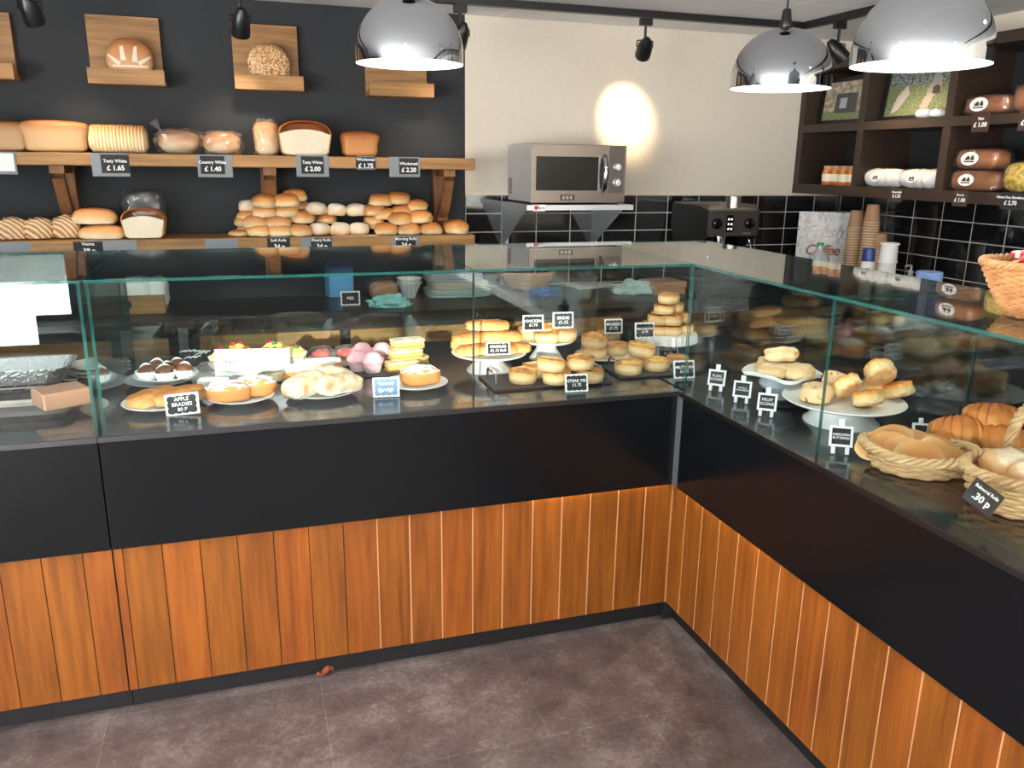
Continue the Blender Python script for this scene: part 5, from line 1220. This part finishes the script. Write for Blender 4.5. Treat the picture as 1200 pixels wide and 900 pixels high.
easel(1078, 520, 30, None, 'small easel sign mostly hidden behind the flat basket', -.5, .013)

# baskets
def strand(fn, n, r, closed=True, m=0, mb=None, sides=6):
    mb = mb or MB(); mb.tube([fn(2*PI*k/n) for k in range(n)], r, sides, m, closed); return mb
def basket(name, label, loc, a, b, h, rz, rows=9, stakes=36, base=.72, mat=None, r=.0042, flare=1.0, handle=None, sag=0):
    t = thing(name, label, 'basket', loc, rz, 'wicker baskets'); mat = mat or M.wicker
    R_ = lambda z: base+(1-base)*min(1, (z/h))**(.6*flare)
    rim = lambda q, z: z+sag*abs(math.cos(q))**2*(z/h)
    bs = MB(); bs.grid([[(a*base*k*math.cos(q), b*base*k*math.sin(q), .002+.004*(1-k)) for q in [2*PI*i/40 for i in range(40)]] for k in (1, .66, .33, 0)], False, True)
    bs.grid([[(a*base*k*math.cos(q), b*base*k*math.sin(q), .007) for q in [2*PI*i/40 for i in range(40)]] for k in (1, .5, 0)], False, True); obj('base', bs, mat, t)
    wv = MB()
    for j in range(rows):
        z = .005+(h-.008)*j/(rows-1)
        strand(lambda q, z=z, j=j: (a*(R_(z)+.034*math.sin(q*stakes/2+PI*j))*math.cos(q), b*(R_(z)+.045*math.sin(q*stakes/2+PI*j))*math.sin(q), rim(q, z)), stakes*4, r*1.12, mb=wv)
    obj('weave', wv, mat, t)
    sk = MB()
    for i in range(stakes):
        q = 2*PI*i/stakes; sk.tube([(a*R_(z)*math.cos(q), b*R_(z)*math.sin(q), rim(q, z)) for z in (.003, h*.3, h*.65, h)], r*.85, 6)
    obj('stakes', sk, mat, t)
    br = MB(); rr = r*1.5; wn = stakes
    for s in range(3):
        strand(lambda q, s=s: ((a+rr*1.1*math.cos(q*wn/2+2.1*s))*math.cos(q), (b+rr*1.1*math.cos(q*wn/2+2.1*s))*math.sin(q), rim(q, h)+rr*1.1*math.sin(q*wn/2+2.1*s)), wn*5, rr, mb=br)
    obj('braided_rim', br, mat, t)
    if handle:
        hd = MB(); H_, thick = handle
        for s in range(4):
            P = []
            for k in range(70):
                u = k/69; q = PI*u; c = Vector((0, -b*math.cos(q)*.98, h*.4+(H_-h*.4)*math.sin(q)**.75)); e = Vector((1, 0, 0)); tn = Vector((0, b*math.sin(q), (H_-h)*math.cos(q))).normalized(); n2 = tn.cross(e)
                ph = u*34+s*PI/2; P.append(c+e*thick*math.cos(ph)+n2*thick*math.sin(ph))
            hd.tube(P, thick*.82, 7)
        obj('handle', hd, mat, t)
    return t
fb = Vector((.192, -.83, DECK+.0018))
basket('oval_basket', 'flat oval wicker basket of butteries on the right deck', fb, .128, .094, .05, -.60, 6, 24, .66, sag=.014, r=.0042)
BTG = 'butteries in the flat basket'
BT = [blob((.052, .042, .0125), .9, .1, 70+i, .9, None, 5).mesh('buttery', M.butterie) for i in range(3)]
U = Vector((math.cos(-.60), math.sin(-.60), 0)); V = Vector((-U.y, U.x, 0))
for i, (u, v, z, tx, ty, lab) in enumerate(((-.09, .02, .042, .75, -.35, 'buttery standing at the left end of the flat basket'), (-.066, .004, .046, .85, -.25, 'buttery second from the left in the flat basket'), (-.038, -.012, .043, .9, -.15, 'buttery third from the left in the flat basket'),
        (-.002, -.03, .036, .8, .05, 'large buttery at the front middle of the flat basket'), (.036, -.006, .043, .95, .5, 'buttery leaning right of the middle in the flat basket'), (.07, -.008, .03, .8, .4, 'buttery at the right end of the flat basket'),
        (-.055, .042, .058, .5, -.3, 'buttery at the back left of the flat basket'), (.0, .045, .05, .45, .1, 'buttery at the back of the flat basket'), (.052, .042, .04, .5, .35, 'buttery at the back right of the flat basket'))):
    food('buttery', BT[i % 3], None, fb+U*u+V*v+Vector((0, 0, z)), lab, BTG, 'bread roll', rot=(tx, ty, -.60+.12*math.sin(i*2.2)), scale=1.15 if i == 3 else .98)
cb = Vector((.389, -.82, DECK+.0018))
basket('croissant_basket', 'shallow wicker basket of croissants behind the handled basket', cb, .112, .082, .05, -.6, 6, 22, .68, r=.0042)
CRG = 'croissants in the shallow basket'
def croissant_mesh(seed):
    mb = MB(); P = []; n = 72
    for k in range(n+1):
        u = k/n*2-1; a = u*1.15; R0 = .075; c = Vector((R0*math.sin(a), -R0*math.cos(a)+R0, 0)); rad = .040*(1-abs(u)**2.2)**.7+.004
        seg = (abs(u)*5.5) % 1; rad *= 1.0+.17*(1-seg)-.06
        t_ = Vector((math.cos(a), math.sin(a), 0)); nn = Vector((-t_.y, t_.x, 0))
        P.append([c+nn*(rad*math.cos(2*PI*j/16))+Vector((0, 0, rad*.92*math.sin(2*PI*j/16))) for j in range(16)])
    mb.grid(P, False, True); z = min(p[2] for p in mb.v); mb.v = [(x, y, k-z) for x, y, k in mb.v]; return mb.mesh('croissant', M.croissant, angle=60)
CRM = [croissant_mesh(i) for i in range(2)]
for i, (u, v, dz, rz, s, lab) in enumerate(((-.075, -.015, .02, .5, .72, 'croissant at the left end of the shallow basket'), (-.034, .004, .034, -.35, .95, 'large croissant left of the basket handle'), (.045, -.012, .03, -.9, .9, 'croissant right of the basket handle'), (.035, .02, .075, -.7, .88, 'croissant on top at the right photo edge'), (.082, .004, .026, -.4, .7, 'croissant cut off by the right photo edge'))):
    food('croissant', CRM[i % 2], None, cb+U*u+V*v+Vector((0, 0, dz)), lab, CRG, 'croissant', rz=rz, scale=s)
hb = Vector((.258, -1.085, DECK+.0022))
basket('handled_basket', 'wicker basket with twisted hoop handle holding floured rolls', hb, .136, .11, .085, -.35, 9, 26, .74, handle=(.235, .0075), r=.0046)
RLG = 'rolls in the handled basket'
RO = [blob((.068, .05, .04), .85, .1, 80+i, .7).mesh('floured_roll', bread('floured_roll_%d' % i, [(.05, (206, 156, 100)), (.45, (188, 132, 82)), (.8, (200, 158, 116)), (.97, (234, 218, 194))], nz=.5)) for i in range(2)]
U2 = Vector((math.cos(-.35), math.sin(-.35), 0)); V2 = Vector((-U2.y, U2.x, 0))
for i, (u, v, dz, rx, rz, lab) in enumerate(((-.048, .036, .062, .4, .3, 'floured roll leaning at the top left of the handled basket'), (-.018, -.03, .052, .1, .0, 'floured roll at the front left of the handled basket'), (-.058, -.002, .012, 0, .5, 'roll low at the left inside the handled basket'), (.038, .036, .058, .2, -.3, 'floured roll at the back right of the handled basket'), (.06, -.03, .046, .1, .2, 'floured roll at the front right of the handled basket'))):
    food('floured_roll', RO[i % 2], None, hb+U2*u+V2*v+Vector((0, 0, dz)), lab, RLG, 'bread roll', rot=(rx, 0, rz-.2), scale=.86)
c = on(1152, 583, 'y', hb.y-.1); c = dk(1152, 583, DECK+.07); s = mpp(c)
t = thing('price_sign', 'dark price sign reading Balmoral Rolls .30 p on the handled basket', 'price sign', c, rot=(-.35, .6, -.55))
obj('plate', MB().bb((-20*s, -.001, -15*s), (20*s, .001, 15*s)), M.board, t, smooth=False)
text('Balmoral Rolls', .0098, M.chalk, t, (0, -.0015, 7.5*s), bold=.0002); text('.30 p', .021, M.chalk, t, (0, -.0015, -4*s), bold=.0006)
# crumpled clear bag between stand and baskets
c = dk(1084, 487); mb = MB(); mb.ball((0, 0, .035), (.085, .06, .045), 34, 20, .8, amp=.5, freq=12, seed=9); mb.v = [(a, b_, max(.0005, k)) for a, b_, k in mb.v]
tag(obj('plastic_bag', mb, M.film, None, (c.x+.08, c.y+.04, DECK)), 'crumpled clear plastic bag behind the flat basket', 'bag')

# ------------------------------------------------------------------ things on the back worktop, seen through the case
WZ = .9005
def wt(px, py): return on(px, py, 'z', WZ)
c = wt(153, 369); s = mpp(c); t = thing('wooden_crate', 'wooden crate with black emblem and white cloth on the back worktop', 'crate', (c.x, c.y+.12, WZ)); w2 = 38*s
obj('front_board', MB().bb((-w2, -.11, 0), (w2, -.098, .085)), M.pine, t, smooth=False); obj('rear_board', MB().bb((-w2, .098, 0), (w2, .11, .085)), M.pine, t, smooth=False)
for a in (-w2, w2-.012): obj('end_board', MB().bb((a, -.0975, 0), (a+.012, .0975, .085)), M.pine, t, smooth=False)
obj('bottom_board', MB().bb((-w2+.0125, -.0975, .0005), (w2-.0125, .0975, .01)), M.pine, t, smooth=False)
em = MB(); em.prism([(.03*math.cos(q), .045+.022*math.sin(q)) for q in [2*PI*i/20 for i in range(20)]], -.001); em.v = [(x-.02, y-.1102, z) for x, y, z in em.v]; e = obj('emblem', em, M.board, t, smooth=False)
text('1.15', .018, M.chalk, e, (-.02, -.1118, .045))
for i, (dx, dy, sx) in enumerate(((-.085, 0, .07), (.03, .01, .075), (.115, -.01, .05))):
    tag(obj('folded_cloth', blob((sx*.9, .08, .075), .6, .2, 90+i, .8, None, 10), M.paper, None, (c.x+dx, c.y+.12+dy, WZ+.0115)), ('white cloth bundle at the left in the crate', 'white cloth bundle in the middle of the crate', 'white cloth bundle at the right in the crate')[i], 'cloth', 'cloths in the crate')
c = wt(398, 346); s = mpp(c); t = thing('blue_carton', 'light blue carton on the back worktop', 'carton', (c.x, c.y, WZ), .15)
obj('carton', MB().bb((-14*s, -.05, 0), (14*s, .05, .15)), M.blue_carton, t, smooth=False).name = 'carton_body'
obj('dark_lid', MB().bb((-13*s, -.045, .1505), (13*s, .045, .175), bev=.006), M.blue_dark, t, smooth=False)
c = wt(411, 358); card((c.x, c.y, WZ+.0005), .095, .07, 'PIES', 'white framed label with scalloped border on the back worktop', .0, -.1, .02)
c = wt(452, 352); o = food('bagged_bread', blob((.075, .05, .05), .8, .1, 5, .8), M.rustic, Vector((c.x, c.y+.06, WZ)), 'brown bread in a clear bag on the back worktop', 'things on the back worktop', 'bread')
film_over(o, (.085, .06, .06), (0, 0, .052), 12, None, M.film_clear)
def crumple(px, py, rad, mat, name, label, seed, cat='cloth'):
    c = wt(px, py); mb = MB(); mb.ball((0, 0, 0), rad, 40, 20, .9, amp=.55, freq=9, seed=seed); z0 = -rad[2]*.35
    mb.v = [(x, y, max(z, z0)-z0) for x, y, z in mb.v]; return tag(obj(name, mb, mat, None, (c.x, c.y, WZ)), label, cat)
crumple(456, 359, (.10, .05, .04), M.cloth_teal, 'dish_cloth', 'crumpled pale teal cloth on the back worktop', 3)
c = wt(482, 350)
for i in range(2): tag(obj('white_bowl', MB().lathe([(0, 0), (.032, 0), (.034, .01), (.052, .05), (.064, .075), (.068, .078), (.066, .082), (.060, .079), (.048, .048), (.03, .014), (0, .012)], n=36), M.china, None, (c.x, c.y+.05, WZ+i*.022)), ('lower of two nested white bowls', 'upper of two nested white bowls')[i], 'bowl', 'nested white bowls')
c = wt(537, 349)
def towel(z, w, d, h, mat, label, dx=0):
    mb = MB(); n = 3
    for k in range(n): mb.ball((dx, 0, z+h*(k+.5)/n), (w/2, d/2, h/n*.56), 30, 10, .3, amp=.05, freq=9, seed=k+int(z*100))
    mb.v = [(a, b, max(z+.0005, q)) for a, b, q in mb.v]; tag(obj('folded_towel', mb, mat, None, (c.x+.02, c.y+.1, WZ)), label, 'towel', 'folded towels on the back worktop')
towel(0, .34, .22, .042, M.cloth_mint, 'pale mint folded towel at the bottom of the pile'); towel(.043, .31, .21, .038, M.cloth_beige, 'beige folded towel in the middle of the pile'); towel(.082, .3, .2, .045, M.cloth_grey, 'grey folded towel on top of the pile', -.025)
c = wt(617, 337); basket('bread_basket', 'empty wicker bread basket on the back worktop', (c.x, c.y+.0, WZ), .155, .11, .085, 0, 9, 30, .6, M.wicker_orange)
crumple(636, 346, (.085, .05, .03), M.glove, 'rubber_glove', 'crumpled blue rubber glove on the back worktop', 5, 'glove')
def sheets(px, py, n, w, d, mat, label, cat='paper', a=0, h=.0035, grp='papers on the back worktop', name='paper_stack'):
    c = wt(px, py); mb = MB(); random.seed(px)
    for i in range(n): mb.box((random.uniform(-.006, .006), random.uniform(-.006, .006), h*(i+.5)), (w, d, h*.92), RZ(random.uniform(-.06, .06)))
    return tag(obj(name, mb, mat, None, (c.x, c.y, WZ+.0004), (0, 0, a), smooth=False), label, cat, grp)
sheets(692, 335, 3, .3, .2, M.paper, 'white sheets of paper on the back worktop', a=.1); sheets(775, 342, 12, .2, .18, M.copper_card, 'stack of brown paper bags near the corner', 'paper bags', .1, .0055)
crumple(745, 343, (.13, .07, .05), M.cloth_mint, 'dish_cloth', 'pale green cloth before the stack of paper bags', 7)

# ------------------------------------------------------------------ basket of wrapped biscuits on top of the right case
ob = Vector((.285, -1.02, GZ1+.0012))
basket('round_basket', 'orange wicker basket of red wrapped biscuits on the glass top', ob, .13, .13, .115, .3, 19, 36, .5, M.wicker_orange, r=.0032, flare=1.3)
wr = plain('red_foil_wrap', (206, 44, 40), .3); gw = plain('gold_foil_wrap', (226, 170, 90), .25, .3)
random.seed(11)
for i in range(11):
    a, q = i*2.4, .02+.06*((i*0.37) % 1); z = .112+.02*(i % 3)
    t = thing('wrapped_biscuit', 'wrapped biscuit bar in the orange basket on the glass top', 'biscuit', ob+Vector((q*math.cos(a), q*math.sin(a), z)), rot=(random.uniform(-.4, .4), random.uniform(-.5, .5), random.uniform(0, 3)), group='wrapped biscuits in the orange basket')
    obj('wrapper', MB().box((0, 0, 0), (.075, .03, .015), None, 0, .004), wr if i % 3 else gw, t)
    st = MB()
    for k in range(3): st.bb((-.028+k*.021, -.0154, -.0065), (-.018+k*.021, .0154, .008))
    obj('white_stripes', st, M.chalk, t, smooth=False)

# dry leaf on the floor
c = on(381, 791, 'z', 0); P = [[(.028*u+.004*v*v, .014*v*(1-u*u)**.6, .006+.010*abs(v)+.006*math.sin(u*4)) for v in (-1, -.5, 0, .5, 1)] for u in [-1+k/6 for k in range(13)]]
mb = MB(); mb.grid(P); mb.grid([[(x, y, z+.0008) for x, y, z in r] for r in P]); tag(obj('dry_leaf', mb, M.leaf, None, (c.x, c.y, 0), (0, 0, .3)), 'small curled dry leaf on the floor by the plinth', 'leaf')

# ------------------------------------------------------------------ daylight
W = bpy.data.worlds.new('sky'); sc.world = W; W.use_nodes = True; nt = W.node_tree; bg = nt.nodes['Background']
tcw = nt.nodes.new('ShaderNodeTexCoord'); spw = nt.nodes.new('ShaderNodeSeparateXYZ'); rpw = nt.nodes.new('ShaderNodeValToRGB')
nt.links.new(tcw.outputs['Generated'], spw.inputs[0]); nt.links.new(spw.outputs[2], rpw.inputs[0]); nt.links.new(rpw.outputs[0], bg.inputs[0])
e_ = rpw.color_ramp.elements; e_[0].position = 0; e_[0].color = (1, .975, .94, 1); e_[1].position = .02; e_[1].color = (.24, .255, .27, 1)   # extra brightness added below the horizon to light the ceiling, pale winter sky above
bg.inputs[1].default_value = 27
sd_ = Vector((.35, 1, -.19)).normalized()
sl_ = bpy.data.lights.new('sun', 'SUN'); sl_.energy = 8.5; sl_.color = (1, .93, .82); sl_.angle = math.radians(.53)
so = link('sun', sl_); so.rotation_mode = 'QUATERNION'; so.rotation_quaternion = sd_.to_track_quat('-Z', 'Y')
for a, b in ((-3.95, -2.05), (-1.85, .1), (.3, 2.1)):
    pl_ = bpy.data.lights.new('daylight_portal', 'AREA'); pl_.shape = 'RECTANGLE'; pl_.size = b-a; pl_.size_y = 1.78; pl_.cycles.is_portal = True
    po = link('daylight_portal', pl_, None, ((a+b)/2, YF+.02, 1.31), (PI/2, 0, 0))
for a, b in ((-4.9, -2.95), (-2.8, -.75)):
    pl_ = bpy.data.lights.new('daylight_portal', 'AREA'); pl_.shape = 'RECTANGLE'; pl_.size = b-a; pl_.size_y = 1.95; pl_.cycles.is_portal = True
    link('daylight_portal', pl_, None, (XL+.02, (a+b)/2, 1.275), (PI/2, 0, -PI/2))
# recessed ceiling lights over the shop floor
for i, (x, y) in enumerate(((-3.0, -.8), (-1.3, -.8), (-3.0, -2.6), (-1.2, -2.8), (.8, -2.6), (1.3, -.6), (-1.0, 1.0), (-2.8, 1.0))):
    if y > 0: continue
    t = thing('ceiling_downlight', 'round recessed ceiling downlight over the shop floor', 'ceiling light', (x, y, ZC-.0005), group='recessed ceiling downlights')
    obj('ring', MB().lathe([(.062, -.008), (.075, -.006), (.076, 0), (.062, 0), (.062, -.008)], n=32), M.white, t); obj('diffuser', MB().lathe([(0, -.003), (.061, -.003), (.061, -.0005), (0, -.0005)], n=32), emit('downlight_glow', (255, 246, 232), 14), t)
    ld = bpy.data.lights.new('downlight', 'SPOT'); ld.energy = 70; ld.color = (1, .93, .84); ld.spot_size = math.radians(125); ld.spot_blend = .8; ld.shadow_soft_size = .06
    link('downlight', ld, t, (0, 0, -.02))

vs = sc.view_settings; sc.display_settings.display_device = 'sRGB'; vs.view_transform = 'Standard'; vs.look = 'None'; vs.exposure = .05; vs.gamma = 1; vs.use_curve_mapping = False
cy = sc.cycles; cy.max_bounces = 12; cy.transparent_max_bounces = 40; cy.glossy_bounces = 6; cy.diffuse_bounces = 4; cy.sample_clamp_indirect = 6; cy.caustics_reflective = False; cy.caustics_refractive = False
